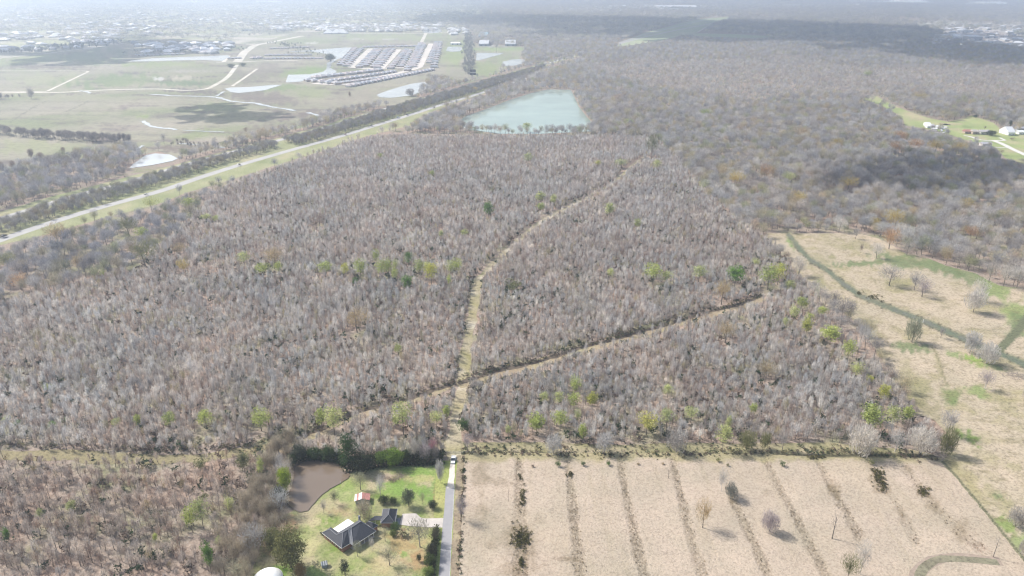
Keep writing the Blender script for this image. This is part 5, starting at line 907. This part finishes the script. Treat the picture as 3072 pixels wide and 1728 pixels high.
# small shed with white and red tin roof
sh = G(*T('k', 1095, 722)); sd = tag(empty('shed', sh, R(8)), 'small shed with a half white, half rusty red tin roof above the yard', 'shed')
M_RUST = simple('rusty_tin', (.42, .20, .17), .7, .3, .4, 2.5); M_SROOF = simple('warehouse_roof', (.50, .52, .54), .7, .3, .06, .1)
M_TIN = simple('white_tin', (.68, .69, .70), .5, .4, .1, 2); M_GREYW = simple('weathered_boards', (.33, .34, .34), .9, .2, .2, 2)
MB().box(-3.0, 2.9, -1.9, 1.9, 0, 2.0).build('wall', M_GREYW, sd)
for k, (x0, x1) in enumerate(((-3.4, -2.5), (-2.5, -1.6), (-1.6, -.2), (-.2, 1.2), (1.2, 3.3))):
    mm = M_RUST if k in (1, 3, 4) else M_TIN; y0 = -2.3; zz = lambda x: 3.0 - abs(x + .2) * .28
    MB().add([(x0 + .02, -2.3, zz(x0)), (x1 - .02, -2.3, zz(x1)), (x1 - .02, 2.3, zz(x1)), (x0 + .02, 2.3, zz(x0)), (x0 + .02, -2.3, zz(x0) - .08), (x1 - .02, -2.3, zz(x1) - .08), (x1 - .02, 2.3, zz(x1) - .08), (x0 + .02, 2.3, zz(x0) - .08)], [(0, 1, 2, 3), (4, 7, 6, 5), (0, 4, 5, 1), (1, 5, 6, 2), (2, 6, 7, 3), (3, 7, 4, 0)]).build('roof_sheet', mm, sd)
MB().box(.8, 2.0, -1.97, -1.905, .05, 1.8).build('door', simple('dark_opening', (.05, .05, .05)), sd)
# striped well house on the lawn
wp = G(*T('m', 215, 1265)); wl = tag(empty('well_house', wp, R(20)), 'tiny weathered wooden well house with a striped pale roof on the lawn', 'well house')
MB().box(-1.0, 1.0, -.9, .9, 0, 1.5).build('wall', M_GREYW, wl)
for k in range(6):
    x0 = -1.25 + k * .42; MB().add([(x0, -1.1, 1.4), (x0 + .38, -1.1, 1.4), (x0 + .38, .2, 2.5), (x0, .2, 2.5), (x0, -1.1, 1.32), (x0 + .38, -1.1, 1.32), (x0 + .38, .2, 2.42), (x0, .2, 2.42)], [(0, 1, 2, 3), (4, 7, 6, 5), (0, 4, 5, 1), (1, 5, 6, 2), (2, 6, 7, 3), (3, 7, 4, 0)]).build('roof_board', M_TRIM if k % 2 == 0 else M_GREYW, wl)
MB().add([(-1.25, .2, 2.5), (1.25, .2, 2.5), (1.25, 1.1, 1.4), (-1.25, 1.1, 1.4), (-1.25, .2, 2.42), (1.25, .2, 2.42), (1.25, 1.1, 1.32), (-1.25, 1.1, 1.32)], [(0, 1, 2, 3), (4, 7, 6, 5), (0, 4, 5, 1), (1, 5, 6, 2), (2, 6, 7, 3), (3, 7, 4, 0)]).build('rear_roof', M_GREYW, wl)
# white dome at the bottom edge
dp = G(*T('k', 180, 1520)); dm = tag(empty('domed_tank', dp), 'smooth white domed tank cut by the bottom edge of the photo', 'tank')
M = MB(); n = 28; V = [(0, 0, 5.2)]; rr = 5.6
for j in range(1, 9):
    th = R(90 * j / 8 * .62)
    for i in range(n): V.append((rr / math.sin(R(55.8)) * math.sin(th) * math.cos(6.2832 * i / n), rr / math.sin(R(55.8)) * math.sin(th) * math.sin(6.2832 * i / n), 5.2 - (1 - math.cos(th)) * 6.0))
F = [(0, 1 + i, 1 + (i + 1) % n) for i in range(n)] + [(1 + j * n + i, 1 + (j + 1) * n + i, 1 + (j + 1) * n + (i + 1) % n, 1 + j * n + (i + 1) % n) for j in range(7) for i in range(n)]
M.add(V, F).build('dome', simple('white_paint', (.85, .86, .86), .35, .5, .02, 1), dm, True)
MB().tube([(0, 0, 0), (0, 0, 2.6)], rr * .985, 28).build('tank_wall', M_TRIM, dm)
# brush piles, stump, stake, gate
def brush(u, v, w_, h_, col, label, seed):
    rs = np.random.default_rng(seed); n = 150; P = rs.normal(size=(n, 3)) * np.array((w_ * .26, w_ * .2, h_ * .22)); P[:, 2] = np.abs(P[:, 2]) + .1; D = rs.normal(size=(n, 3)); D[:, 2] *= .35; D /= np.linalg.norm(D, axis=1)[:, None]
    V = blades(P - D * .8, D, np.full(n, w_ * .3), np.full(n, .14), rs); o = link('brush_pile', tri_mesh('brush_pile', V, M_TWIG)); o.location = G(u, v); o['tint'] = col; tag(o, label, 'brush pile')
brush(*T('k', 1385, 520), 6.5, 2.2, (.30, .24, .21), 'brownish brush pile on the pale bare patch behind the lawn', 1)
brush(*T('k', 1460, 482), 6, 1.5, (.38, .33, .29), 'flatter pale brush pile above the brownish one', 2)
brush(*T('f', 2520, 1400), 16, 3, (.26, .23, .24), 'heap of grey cut branches near the right edge of the pasture', 3)
brush(*T('g', 1180, 1040), 20, 6, (.52, .50, .47), 'tangle of pale fallen branches in the lower-left woods', 4)
brush(*T('g', 480, 1070), 10, 3, (.25, .18, .14), 'brown tangle of vines in the lower-left woods', 5)
brush(*T('i', 2230, 1250), 9, 1.0, (.40, .30, .24), 'reddish scatter of brush on the right part of the field', 6)
gp = [G(*T('h', x, 522)) for x in (775, 1000)]; gt = tag(empty('pipe_gate', (0, 0, 0)), 'low metal farm gate across the dirt track behind the truck', 'gate')
for z in (.35, .75, 1.15): MB().tube([gp[0] + Vector((0, 0, z)), gp[1] + Vector((0, 0, z))], .045, 5).build('rail', simple('grey_metal', (.25, .25, .26), .5, .5, .1, 2), gt)
for q in (0, .33, .66, 1): p = gp[0].lerp(gp[1], q); MB().tube([(p.x, p.y, -.2), (p.x, p.y, 1.35)], .09, 6).build('post', M_GREYW, gt)
MB().box(-.08, .08, -.08, .08, 0, 1.3).build('marker_post', M_TRIM).location = G(*T('k', 880, 552)); tag(bpy.data.objects['marker_post'], 'short white post at the edge of the muddy pond', 'post')
wt = MB().box(-.12, .12, -.12, .12, 0, 2.6).build('white_post', M_TRIM); wt.location = G(*T('f', 1812, 992)) + Vector((0, 0, .4)); tag(wt, 'white post beside the creek crossing in the pasture', 'post')

# ------------------------------------------------------------------ vehicles
def vehicle(name, p, head, paint, L=4.7, W=1.85, Hh=1.45, van=False, label='', cat='car', group=None, pickup=False):
    o = empty(name, p, head); tag(o, label, cat, group)
    def loft(secs):
        V = []; F = []
        for (x, wv, z0, z1) in secs: V += [(x, -wv, z0), (x, wv, z0), (x, wv, z1), (x, -wv, z1)]
        n = len(secs)
        for i in range(n - 1):
            a, c = 4 * i, 4 * i + 4
            for k in range(4): F.append((a + k, a + (k + 1) % 4, c + (k + 1) % 4, c + k))
        F += [(3, 2, 1, 0), (4 * n - 4, 4 * n - 3, 4 * n - 2, 4 * n - 1)]; return V, F
    h = L / 2; w2 = W / 2
    body = MB().add(*loft([(-h, w2 * .86, .42, .75), (-h + .12, w2 * .97, .3, .92), (-h * .5, w2, .28, .96), (h * .35, w2, .28, .95), (h * .8, w2 * .97, .28, .82), (h - .08, w2 * .9, .32, .74), (h, w2 * .8, .42, .62)])).build('body', paint, o)
    if pickup: cs = [(-.55, w2 * .9, .9, .94), (-.45, w2 * .86, .9, Hh), (.75, w2 * .84, .9, Hh), (1.45, w2 * .9, .9, .96)]; tray = MB().box(-h + .25, -.75, -w2 * .82, w2 * .82, .93, .97).build('truck_bed', simple('truck_bed', (.5, .5, .5)), o)
    else: cs = [(-h + .25, w2 * .86, .9, .95), (-h * .62, w2 * .78, .9, Hh), (h * .12, w2 * .78, .9, Hh), (h * .48, w2 * .88, .9, .95)]
    MB().add(*loft(cs)).build('cabin_glass', M_GLASS, o)
    x0, x1 = cs[1][0] + .05, cs[2][0] - .05; MB().box(x0, x1, -w2 * .77, w2 * .77, Hh - .02, Hh + .05).build('roof', paint, o)
    for sx in (-1, 1):
        for sy in (-1, 1):
            wv = MB().tube([(sx * h * .62, sy * (w2 - .22), .34), (sx * h * .62, sy * (w2 + .01), .34)], .34, 12).build('wheel', simple('tyre', (.02, .02, .02)) if 'tyre' not in bpy.data.materials else bpy.data.materials['tyre'], o)
            MB().tube([(sx * h * .62, sy * (w2 + .005), .34), (sx * h * .62, sy * (w2 + .03), .34)], .19, 8).build('rim', M_TIN, wv)
    for sy in (-1, 1):
        MB().box(h - .16, h - .02, sy * w2 * .62 - .16, sy * w2 * .62 + .16, .56, .72).build('headlight', M_TIN, o)
        MB().box(-h + .0, -h + .1, sy * w2 * .7 - .1, sy * w2 * .7 + .1, .6, .8).build('tail_light', simple('red_lens', (.4, .03, .03), .3) if 'red_lens' not in bpy.data.materials else bpy.data.materials['red_lens'], o)
    return o
PW = simple('white_car_paint', (.82, .83, .85), .25, .6, .02); PB = simple('black_car_paint', (.03, .03, .035), .25, .6, .1); PBL = simple('blue_car_paint', (.25, .40, .50), .3, .6, .05); PS = simple('silver_car_paint', (.5, .5, .5), .3, .6, .05); PR = simple('dark_red_paint', (.2, .05, .05), .3, .6, .05)
vehicle('pickup_truck', G(*T('k', 1972, 330)) + Vector((0, 0, .1)), R(-91), PW, 5.9, 2.05, 1.9, label='white pickup truck parked at the end of the paved road', cat='truck', pickup=True)
def onroad(ln, u, lane=0):
    for (x1, y1), (x2, y2) in zip(ln[:-1], ln[1:]):
        if min(x1, x2) <= u <= max(x1, x2) and x1 != x2:
            v = y1 + (y2 - y1) * (u - x1) / (x2 - x1); a, b = G(x1, y1), G(x2, y2); d = (b - a).normalized(); p = G(u, v) + Vector((-d.y, d.x, 0)) * lane; p.z = 1.2; return p, math.atan2(d.y, d.x)
for (ln, t_, x, lane, pt, nm, sc, lab) in [(HWY1, 'd', 50, 2, PB, 'parked_car', 1.15, 'dark sedan on the highway at the left edge of the photo'), (HWY1, 'd', 1095, -2, PS, 'car', 1., 'grey car on the near highway lanes above the old wood'), (HWY1, 'a', 1790, -3, PB, 'car', 1.1, 'black car on the near highway lanes beside the young trees'),
                                       (HWY1, 'b', 25, -2, PR, 'car', 1., 'dark red car on the near highway lanes, fifth from its left end'), (HWY1, 'b', 237, 2, PB, 'car', 1.1, 'black car on the near highway lanes just left of the blue one'), (HWY1, 'b', 436, 2, PBL, 'car', 1.25, 'light blue car on the near highway lanes below the lake woods'), (HWY1, 'b', 503, 2, PB, 'car', 1.1, 'black car on the near highway lanes just right of the blue one'),
                                       (HWY2, 'a', 1100, 2, PW, 'car', 1.1, 'white car on the far highway lanes behind the median trees'), (HWY2, 'b', 45, 2, PW, 'car', 1.2, 'white car on the far highway lanes right of the meadow'), (HWY2, 'b', 730, 2, PW, 'car', 1.3, 'white van on the far highway lanes near the billboard'), (HWY3, 'c', 193, 0, PR, 'car', 1.3, 'dark red vehicle on the most distant stretch of highway')]:
    r0 = onroad(ln, T(t_, x, 0)[0], lane)
    if r0: o = vehicle('car' if nm == 'car' else 'sedan_car', r0[0], r0[1], pt, label=lab); o.scale = (sc,) * 3
tr_ = vehicle('tractor_trailer', G(*T('s', 960, 380)), R(-10), PB, 12, 2.6, 2.0, label='long dark trailer parked on the far right clearing', cat='trailer')

# ------------------------------------------------------------------ far buildings
def gable_or_hip(o, L, W, He, Hr, mw, mr, hip=.35, ov=.5):
    MB().box(-L / 2, L / 2, -W / 2, W / 2, 0, He).build('wall', mw, o); l, w_ = L / 2 + ov, W / 2 + ov; rr = max(l - w_ * hip * 2, l * .08) if hip else l
    M = MB(); V = [(-l, -w_, He), (l, -w_, He), (l, w_, He), (-l, w_, He), (-rr, 0, Hr), (rr, 0, Hr)]
    M.add(V, [(0, 1, 5, 4), (2, 3, 4, 5), (1, 2, 5), (3, 0, 4), (3, 2, 1, 0)]); M.build('roof', mr, o)
HM = {}
def house_mesh(kind, mr, mw, L, W, He=2.9, Hr=6.2, hip=.9):
    o = bpy.data.objects.new('x', None); gable = MB(); V = MB(); w0 = MB(); w0.box(-L / 2, L / 2, -W / 2, W / 2, 0, He); w0.box(L / 2 - 6, L / 2 - .3, -W / 2 - 3.5, -W / 2, 0, He - .1)
    r = MB(); l, w_ = L / 2 + .5, W / 2 + .5; rr = max(l - w_ * hip, .8)
    r.add([(-l, -w_, He), (l, -w_, He), (l, w_, He), (-l, w_, He), (-rr, 0, Hr), (rr, 0, Hr)], [(0, 1, 5, 4), (2, 3, 4, 5), (1, 2, 5), (3, 0, 4), (3, 2, 1, 0)])
    x0, x1 = L / 2 - 6.4, L / 2 + .1; r.add([(x0, -W / 2 - 4, He - .05), (x1, -W / 2 - 4, He - .05), (x1, 0, He - .05), (x0, 0, He - .05), ((x0 + x1) / 2, -W / 2 - 1.5, Hr - 1.2), ((x0 + x1) / 2, -1, Hr - 1.2)], [(0, 1, 4), (1, 2, 5, 4), (2, 3, 5), (3, 0, 4, 5), (3, 2, 1, 0)])
    wd_ = MB()
    for x in (-L / 3,): wd_.box(x - 1, x + 1, -W / 2 - .06, -W / 2 + .02, 1, 2.2)
    gd = MB(); gd.box(L / 2 - 5.4, L / 2 - .9, -W / 2 - 3.56, -W / 2 - 3.48, 0, 2.3)
    return w0.mesh('wall', mw), r.mesh('roof', mr), gd.mesh('garage_door', M_TRIM), wd_.mesh('window', M_GLASS)
ROOFS = [simple(n_, c_, .9, .2, .15, .7) for n_, c_ in (('grey_roof', (.44, .44, .46)), ('brown_roof', (.46, .41, .40)), ('taupe_roof', (.49, .465, .46)), ('slate_roof', (.37, .385, .405)))]
WALLS = [simple('tan_brick', (.45, .36, .30), .9, .2, .1, 1), simple('pale_siding', (.62, .60, .56), .9, .2, .06, 1)]
HV = [house_mesh('h', ROOFS[i % 4], WALLS[i % 2 if i % 3 else 0], 13 + (i % 3) * 1.5, 12 + (i % 2)) for i in range(8)]
NH = [0]
def hrow(tile, a, b, n, side, phrase, group, jitter=.8):
    """n houses along a line, facing the street on the given side"""
    A3, B3 = G(*T(tile, *a)), G(*T(tile, *b)); d = (B3 - A3).normalized(); an = math.atan2(d.y, d.x) + (0 if side > 0 else math.pi)
    step = (B3 - A3).length / max(1, n - 1)
    for k in range(n):
        if NH[0] >= 300: return
        NH[0] += 1; p = A3.lerp(B3, k / max(1, n - 1)); p += Vector((rng.normal() * jitter, rng.normal() * jitter, 0)); p.z = .5
        sc = min(1.25, max(.85, step / 15.5)); i = int(rng.integers(8))
        lab = f'{ORD[k]} house from the far end of the {phrase}'
        o = tag(empty('suburban_house', p, an, (sc, sc, sc)), lab, 'house', group)
        for nm, me in zip(('wall', 'roof', 'garage_door', 'window'), HV[i]): link(nm, me, o)
GS = 'houses of the new subdivision'
for k, (a, b, n_, sd_) in enumerate([((1140, 462), (955, 668), 11, 1), ((1225, 470), (1040, 680), 11, 1), ((1395, 475), (1185, 700), 11, -1), ((1465, 480), (1290, 680), 10, 1), ((1545, 478), (1370, 695), 11, -1), ((1630, 475), (1440, 700), 11, 1), ((1790, 480), (1590, 712), 12, -1), ((1850, 490), (1740, 690), 10, 1), ((1975, 395), (1800, 740), 17, -1), ((2030, 410), (1900, 690), 15, 1), ((2180, 385), (2090, 640), 14, -1), ((2240, 385), (2160, 700), 14, 1)]):
    hrow('n', a, b, n_, sd_, f'{ORD[k]} column, dense subdivision', GS)
hrow('n', (1255, 440), (1910, 430), 13, 1, 'row along the subdivision\'s far side', GS)
hrow('n', (2110, 738), (1080, 945), 22, -1, 'curved front row of the dense subdivision', GS)
hrow('n', (1620, 765), (830, 880), 14, -1, 'middle front cross row of the subdivision', GS)
hrow('n', (1880, 790), (1000, 900), 16, 1, 'second front cross row of the subdivision', GS)
hrow('n', (1450, 742), (640, 838), 12, 1, 'upper front cross row of the subdivision', GS)
hrow('n', (900, 915), (540, 872), 5, -1, 'short row at the subdivision\'s lower-left tip', GS)
GS2 = 'houses beyond the long pond'
hrow('n', (0, 590), (700, 585), 15, 1, 'row between the two far ponds', GS2); hrow('n', (0, 545), (560, 540), 12, -1, 'second row between the two far ponds', GS2)
hrow('p', (1800, 505), (1910, 500), 4, 1, 'short row left of the shell road', GS2); hrow('p', (2060, 505), (2120, 500), 2, 1, 'pair right of the shell road', GS2)
hrow('n', (60, 460), (530, 440), 11, 1, 'row beyond the curved pond', GS2)
hrow('p', (770, 470), (1270, 455), 12, 1, 'front row above the long straight pond', GS2); hrow('p', (1450, 440), (1600, 435), 4, 1, 'short row above the long pond', GS2)
hrow('p', (900, 420), (1350, 400), 9, -1, 'second row above the long straight pond', GS2); hrow('p', (900, 375), (1180, 320), 6, 1, 'slanting row above the long pond', GS2)
# the rest of the suburbs, too many to take singly
def far_houses(name, pts, sc=1.0):
    pts = np.array(pts); X = Gn(pts)[:, :2]; keep = len(X); i = rng.integers(0, 4, keep)
    ms = []
    for k in range(4):
        m_ = MB(); l, w_ = 9, 7; m_.box(-l + .6, l - .6, -w_ + .6, w_ - .6, 0, 3.4); V0 = len(m_.F); m_.add([(-l, -w_, 3.4), (l, -w_, 3.4), (l, w_, 3.4), (-l, w_, 3.4), (-4, 0, 6.8), (4, 0, 6.8)], [(0, 1, 5, 4), (2, 3, 4, 5), (1, 2, 5), (3, 0, 4)])
        me = m_.mesh('far_house', WALLS[1]); me.materials.append(ROOFS[k] if k > 1 else M_TIN)
        for f in me.polygons[V0:]: f.material_index = 1
        ms.append(me)
    n_ = len(X); gn_scatter(name, X, ms, np.full(n_, sc) * (.8 + .6 * rng.random(n_)), np.full(n_, sc), np.tile((1., 1, 1), (n_, 1)), z=.3)
pt = []
for (tt, x0, y0, x1, y1, n_) in [('n', 720, 150, 1700, 240, 170), ('n', 1700, 120, 2250, 230, 60), ('n', 20, 140, 700, 230, 60), ('a', 0, 250, 900, 420, 70), ('a', 500, 190, 1300, 280, 60), ('a', 1000, 330, 1750, 410, 60), ('a', 0, 60, 2500, 200, 160), ('c', 1900, 190, 2576, 360, 60), ('c', 1500, 5, 2576, 60, 70), ('b', 1500, 40, 2576, 75, 30), ('b', 0, 20, 700, 130, 70), ('q', 0, 200, 420, 330, 16)]:
    u0, v0 = T(tt, x0, y0); u1, v1 = T(tt, x1, y1)
    for _ in range(n_):
        if x0 < 600 and tt == 'a' and y1 == 420: u = u0 + (u1 - u0) * random.random(); v = v0 + (v1 - v0) * random.random() * (1 - .45 * (u - u0) / (u1 - u0))
        else: u = u0 + (u1 - u0) * random.random(); v = v0 + (v1 - v0) * random.random()
        pt.append((u, v))
far_houses('distant_suburb', pt, 1.7)
# big sheds and factories
def shed_at(name, tile, x0, x1, yb, yr, label, mw, mr, He=8, cat='warehouse', flat=.035, depth_=None):
    a, b = G(*T(tile, x0, yb)), G(*T(tile, x1, yb)); v1 = T(tile, 0, yr)[1]; c = G(T(tile, x0, yb)[0], v1, He); Lg = (b - a).length; D_ = depth_ or max(8, c.y - a.y)
    o = tag(empty(name, ((a.x + b.x) / 2, a.y + D_ / 2, .4), math.atan2(b.y - a.y, b.x - a.x)), label, cat)
    MB().box(-Lg / 2, Lg / 2, -D_ / 2, D_ / 2, 0, He).build('wall', mw, o); r = MB(); l, w_ = Lg / 2 + .6, D_ / 2 + .6
    r.add([(-l, -w_, He + .02), (l, -w_, He + .02), (l, w_, He + .02), (-l, w_, He + .02), (-l, 0, He + D_ * flat), (l, 0, He + D_ * flat)], [(0, 1, 5, 4), (2, 3, 4, 5), (1, 2, 5), (3, 0, 4), (3, 2, 1, 0)]); r.build('roof', mr, o)
    k = max(2, int(Lg / 18))
    for i in range(k): x = -Lg / 2 + Lg * (i + .5) / k; MB().box(*((x - 2, x + 2, -D_ / 2 - .12, -D_ / 2 + .02, .1, 4.5) if He > 5.5 else (x - .7, x + .7, -D_ / 2 - .08, -D_ / 2 + .02, .9, 2.0))).build('loading_door' if He > 5.5 else 'window', M_GLASS, o)
    return o
M_SW = simple('white_sheet_metal', (.80, .81, .82), .5, .4, .04, .1); M_SG = simple('grey_sheet_metal', (.38, .40, .43), .6, .4, .08, .1); M_BLU = simple('blue_grey_sheet', (.25, .36, .42), .6, .4, .08, .1)
shed_at('warehouse', 'q', 625, 835, 568, 437, 'grey-roofed warehouse on the concrete yard, lower left of three', M_SG, M_SROOF)
shed_at('warehouse', 'q', 1200, 1425, 568, 437, 'grey-roofed warehouse on the concrete yard, lower right of three', M_SG, M_SROOF)
shed_at('warehouse', 'q', 620, 815, 390, 272, 'bluish warehouse standing behind the two nearer grey ones', M_BLU, M_BLU)
shed_at('low_building', 'q', 1160, 1370, 360, 330, 'long pinkish low building right of the bluish warehouse', WALLS[0], M_TIN, 5)
shed_at('round_roof_hall', 'q', 10, 210, 545, 480, 'white hall beside the small pond left of the tree line', M_SW, M_SW, 6)
for k, x in enumerate((800, 900, 985)):
    p = G(*T('n', x, 262)); o = tag(empty('peaked_tent', p), f'white peaked tent, {ORD[k]} from the left of three beyond the subdivision', 'tent', 'white peaked tents'); MB().add([(-22, -18, 4), (22, -18, 4), (22, 18, 4), (-22, 18, 4), (0, 0, 20)], [(0, 1, 4), (1, 2, 4), (2, 3, 4), (3, 0, 4), (3, 2, 1, 0)]).build('canopy', M_SW, o); MB().box(-21, 21, -17, 17, 0, 4).build('tent_wall', M_SW, o)
for q in [('factory_hall', 1420, 1700, 560, 455, 'largest white factory hall at the right, grey side wall showing', M_SG, M_SW, 14), ('factory_hall', 1040, 1410, 545, 440, 'white factory hall joined to the left of the largest hall', M_SW, M_SW, 12), ('factory_hall', 1180, 1510, 400, 368, 'long low white building behind the factory halls', M_SW, M_SW, 10), ('factory_hall', 1760, 2020, 520, 470, 'white hall just right of the largest factory hall', M_SG, M_SW, 9),
          ('warehouse', 1560, 1960, 625, 575, 'long white warehouse below the factory, left of two', M_SW, M_SW, 8), ('warehouse', 1900, 2300, 660, 625, 'long white warehouse below the factory, right of two', M_SW, M_SW, 7), ('warehouse', 2060, 2400, 690, 668, 'lowest long white shed beside the shaded woods', M_SW, M_SW, 6), ('cube_hall', 2320, 2455, 400, 340, 'small square white hall near the right edge', M_SW, M_SW, 14), ('low_building', 1510, 1820, 262, 238, 'thin white building in the far industrial area', M_SW, M_SW, 8)]:
    shed_at(q[0], 'r', *q[1:5], q[5], q[6], q[7], q[8])
for q in [('b', 2070, 2150, 52, 42, 'white building on the horizon above the lake'), ('b', 2400, 2700, 62, 46, 'very long white shed on the horizon above the old woods'), ('c', 1290, 1440, 20, 10, 'white building on the horizon, left of the right-hand group'), ('c', 1450, 1640, 24, 14, 'white building on the horizon, middle of the right-hand group'), ('c', 1750, 1920, 30, 12, 'white building on the horizon, right of the right-hand group'), ('c', 2350, 2510, 38, 22, 'large pale building near the top right corner'), ('a', 1400, 1490, 18, 10, 'white shed on the hazy left horizon'), ('a', 1930, 2110, 20, 12, 'long white shed on the hazy left horizon'), ('a', 930, 1010, 234, 222, 'white buildings among trees at the left, the largest'), ('a', 1820, 1910, 234, 222, 'bright white hall among trees above the shell road'), ('a', 1050, 1120, 272, 262, 'white roof above the dark green meadow'), ('c', 460, 570, 245, 228, 'bluish buildings in the shaded clearing')]:
    shed_at('distant_hall', q[0], *q[1:5], q[5], M_SW, M_SW, 9)
# houses of the right-hand clearing
for q in [('farmhouse', 1660, 1850, 580, 505, 'grey-roofed farmhouse beside the wide dark tree at the right clearing', WALLS[1], ROOFS[2], 4), ('farmhouse', 1500, 1600, 575, 512, 'tan-gabled wing left of the grey farmhouse', WALLS[0], M_CONC, 4), ('barn', 1340, 1490, 560, 535, 'low rusty barn left of the farmhouse', WALLS[0], M_RUST, 3), ('mobile_home', 560, 700, 450, 405, 'white mobile home at the wood edge, left of two', M_SW, M_SW, 3.5), ('mobile_home', 780, 850, 470, 445, 'small white shed right of the mobile home', M_SW, M_SW, 3.2), ('mobile_home', 530, 625, 408, 388, 'white trailer at the top of the junk yard', M_SW, M_SW, 3.2),
          ('farmhouse', 2235, 2370, 600, 480, 'white two-part house right of the lane', M_SW, M_TIN, 4.5), ('farmhouse', 2425, 2600, 510, 445, 'dark gabled house at the far right edge', ROOFS[3], ROOFS[0], 4), ('mobile_home', 2460, 2600, 580, 535, 'white shed at the far right edge below the dark house', M_SW, M_SW, 3.5), ('farmhouse', 1700, 1890, 835, 775, 'grey gabled house half hidden by woods below the lane', WALLS[1], ROOFS[0], 4)]:
    shed_at(q[0], 's', *q[1:5], q[5], q[6], q[7], q[8], 'house', .3)
X = np.array([T('s', 620 + 360 * random.random(), 400 + 170 * random.random()) for _ in range(40)]); far_houses('junk_yard', X, .22)
X = np.array([T('r', 950 + 1500 * random.random(), 200 + 530 * random.random()) for _ in range(60)]); far_houses('industrial_clutter', X, .9)
# billboard
bp = G(*T('q', 500, 1310)); hb = hpx(T('q', 0, 1310)[1]) / 7.247; bb = tag(empty('billboard', bp), 'dark double-decker billboard on a post beside the far highway', 'billboard')
MB().tube([(0, 0, 0), (0, 0, 24)], .6, 8).build('post', M_SG, bb)
for k, z in enumerate((12.0, 19.0)): MB().box(-7, 7, -.5, .5, z, z + 5.4).build('sign_panel', simple('dark_panel%s' % ('' if k else ''), (.05, .06, .08), .6), bb)
MB().box(-7.1, 7.1, -1.2, -.5, 17.6, 18.3).build('catwalk', M_TIN, bb)

# hedgerow and lone trees of the meadow
def scatter_line(name, px, n, spread, protos, smin, smax, tint):
    X = along(px, n, spread); s_ = smin + (smax - smin) * rng.random(n); gn_scatter(name, X, [merged(name + '_tree', p) for p in protos], s_ * .8, s_, np.array(tint) * (.8 + .4 * rng.random((n, 1))), z=.3)
scatter_line('hedgerow', PL('a', (-200, 1000), (0, 1010), (300, 1042), (600, 1060), (900, 1080), (950, 1090)), 230, 6, BROAD, .6, 1.0, (.24, .22, .21))
scatter_line('hedgerow', PL('a', (-150, 750), (120, 750)), 34, 5, BROAD, .6, .9, (.25, .23, .23))
scatter_line('hedgerow', PL('q', (430, 1250), (410, 800), (400, 500), (420, 330)), 260, 9, FARB, .8, 1.2, (.25, .25, .24))
scatter_line('hedgerow', PL('a', (1300, 1090), (1500, 1110), (1700, 1120), (2000, 1090)), 60, 7, BROAD, .3, .6, (.24, .22, .2))
scatter_line('levee_trees', PL('a', (-200, 415), (200, 400), (500, 370), (860, 325)), 160, 40, FARB, .8, 1.3, (.13, .15, .13))
scatter_line('garden_trees', PL('n', (60, 380), (200, 400), (700, 560)), 60, 25, FARB, .6, 1.0, (.16, .18, .14))
scatter_line('garden_trees', PL('p', (750, 460), (1200, 420), (1850, 400)), 90, 60, FARB, .5, .9, (.18, .2, .16))
row('meadow_tree', BROAD, 'a', [(1240, 1090, 90, 40, GREY, 'bare'), (1858, 1015, 60, 40, BRN, 'dark bare'), (1625, 1120, 90, 50, GREY, 'bare'), (1515, 1130, 60, 60, GREY, 'bushy'), (240, 1195, 80, 50, BRN, 'dark', BUSHY), (310, 1205, 60, 60, BRN, 'dark', BUSHY), (480, 1155, 50, 36, BRN, 'small', BUSHY), (100, 1275, 70, 50, BRN, 'dark', BUSHY), (15, 1300, 90, 60, BRN, 'dark', BUSHY), (240, 745, 90, 60, GREY, 'bushy', BUSHY), (1770, 1050, 46, 30, GREY, 'small bare'), (65, 730, 40, 24, BRN, 'small', BUSHY, 'b'), (520, 725, 60, 90, GREY, 'round', BUSHY, 'b'), (1170, 395, 90, 40, GREY, 'tall bare', None, 'b')],
    'lone trees on the meadow beyond the highway', 'lone trees on the meadow')
row('garden_oak', OAK, 'a', [(2495, 465, 60, 80, (.10, .13, .08), 'large round dark'), (1745, 510, 30, 60, (.13, .15, .08), 'low'), (1835, 500, 26, 50, (.13, .15, .08), 'low')], 'trees near the shell road', 'dark round trees near the ponds')

# ------------------------------------------------------------------ the air
hz = MB().box(-30000, 30000, -1500, 30000, -1.2, 236).build('haze'); tag(hz, kind='stuff')
hm = bpy.data.materials.new('haze_air'); hm.use_nodes = True; t = hm.node_tree; t.nodes.clear(); out = t.nodes.new('ShaderNodeOutputMaterial'); pv = t.nodes.new('ShaderNodeVolumePrincipled')
pv.inputs['Color'].default_value = (.64, .75, .93, 1); pv.inputs['Density'].default_value = HAZE_DENSITY; pv.inputs['Anisotropy'].default_value = .4
t.links.new(pv.outputs[0], out.inputs['Volume']); hz.data.materials.append(hm)
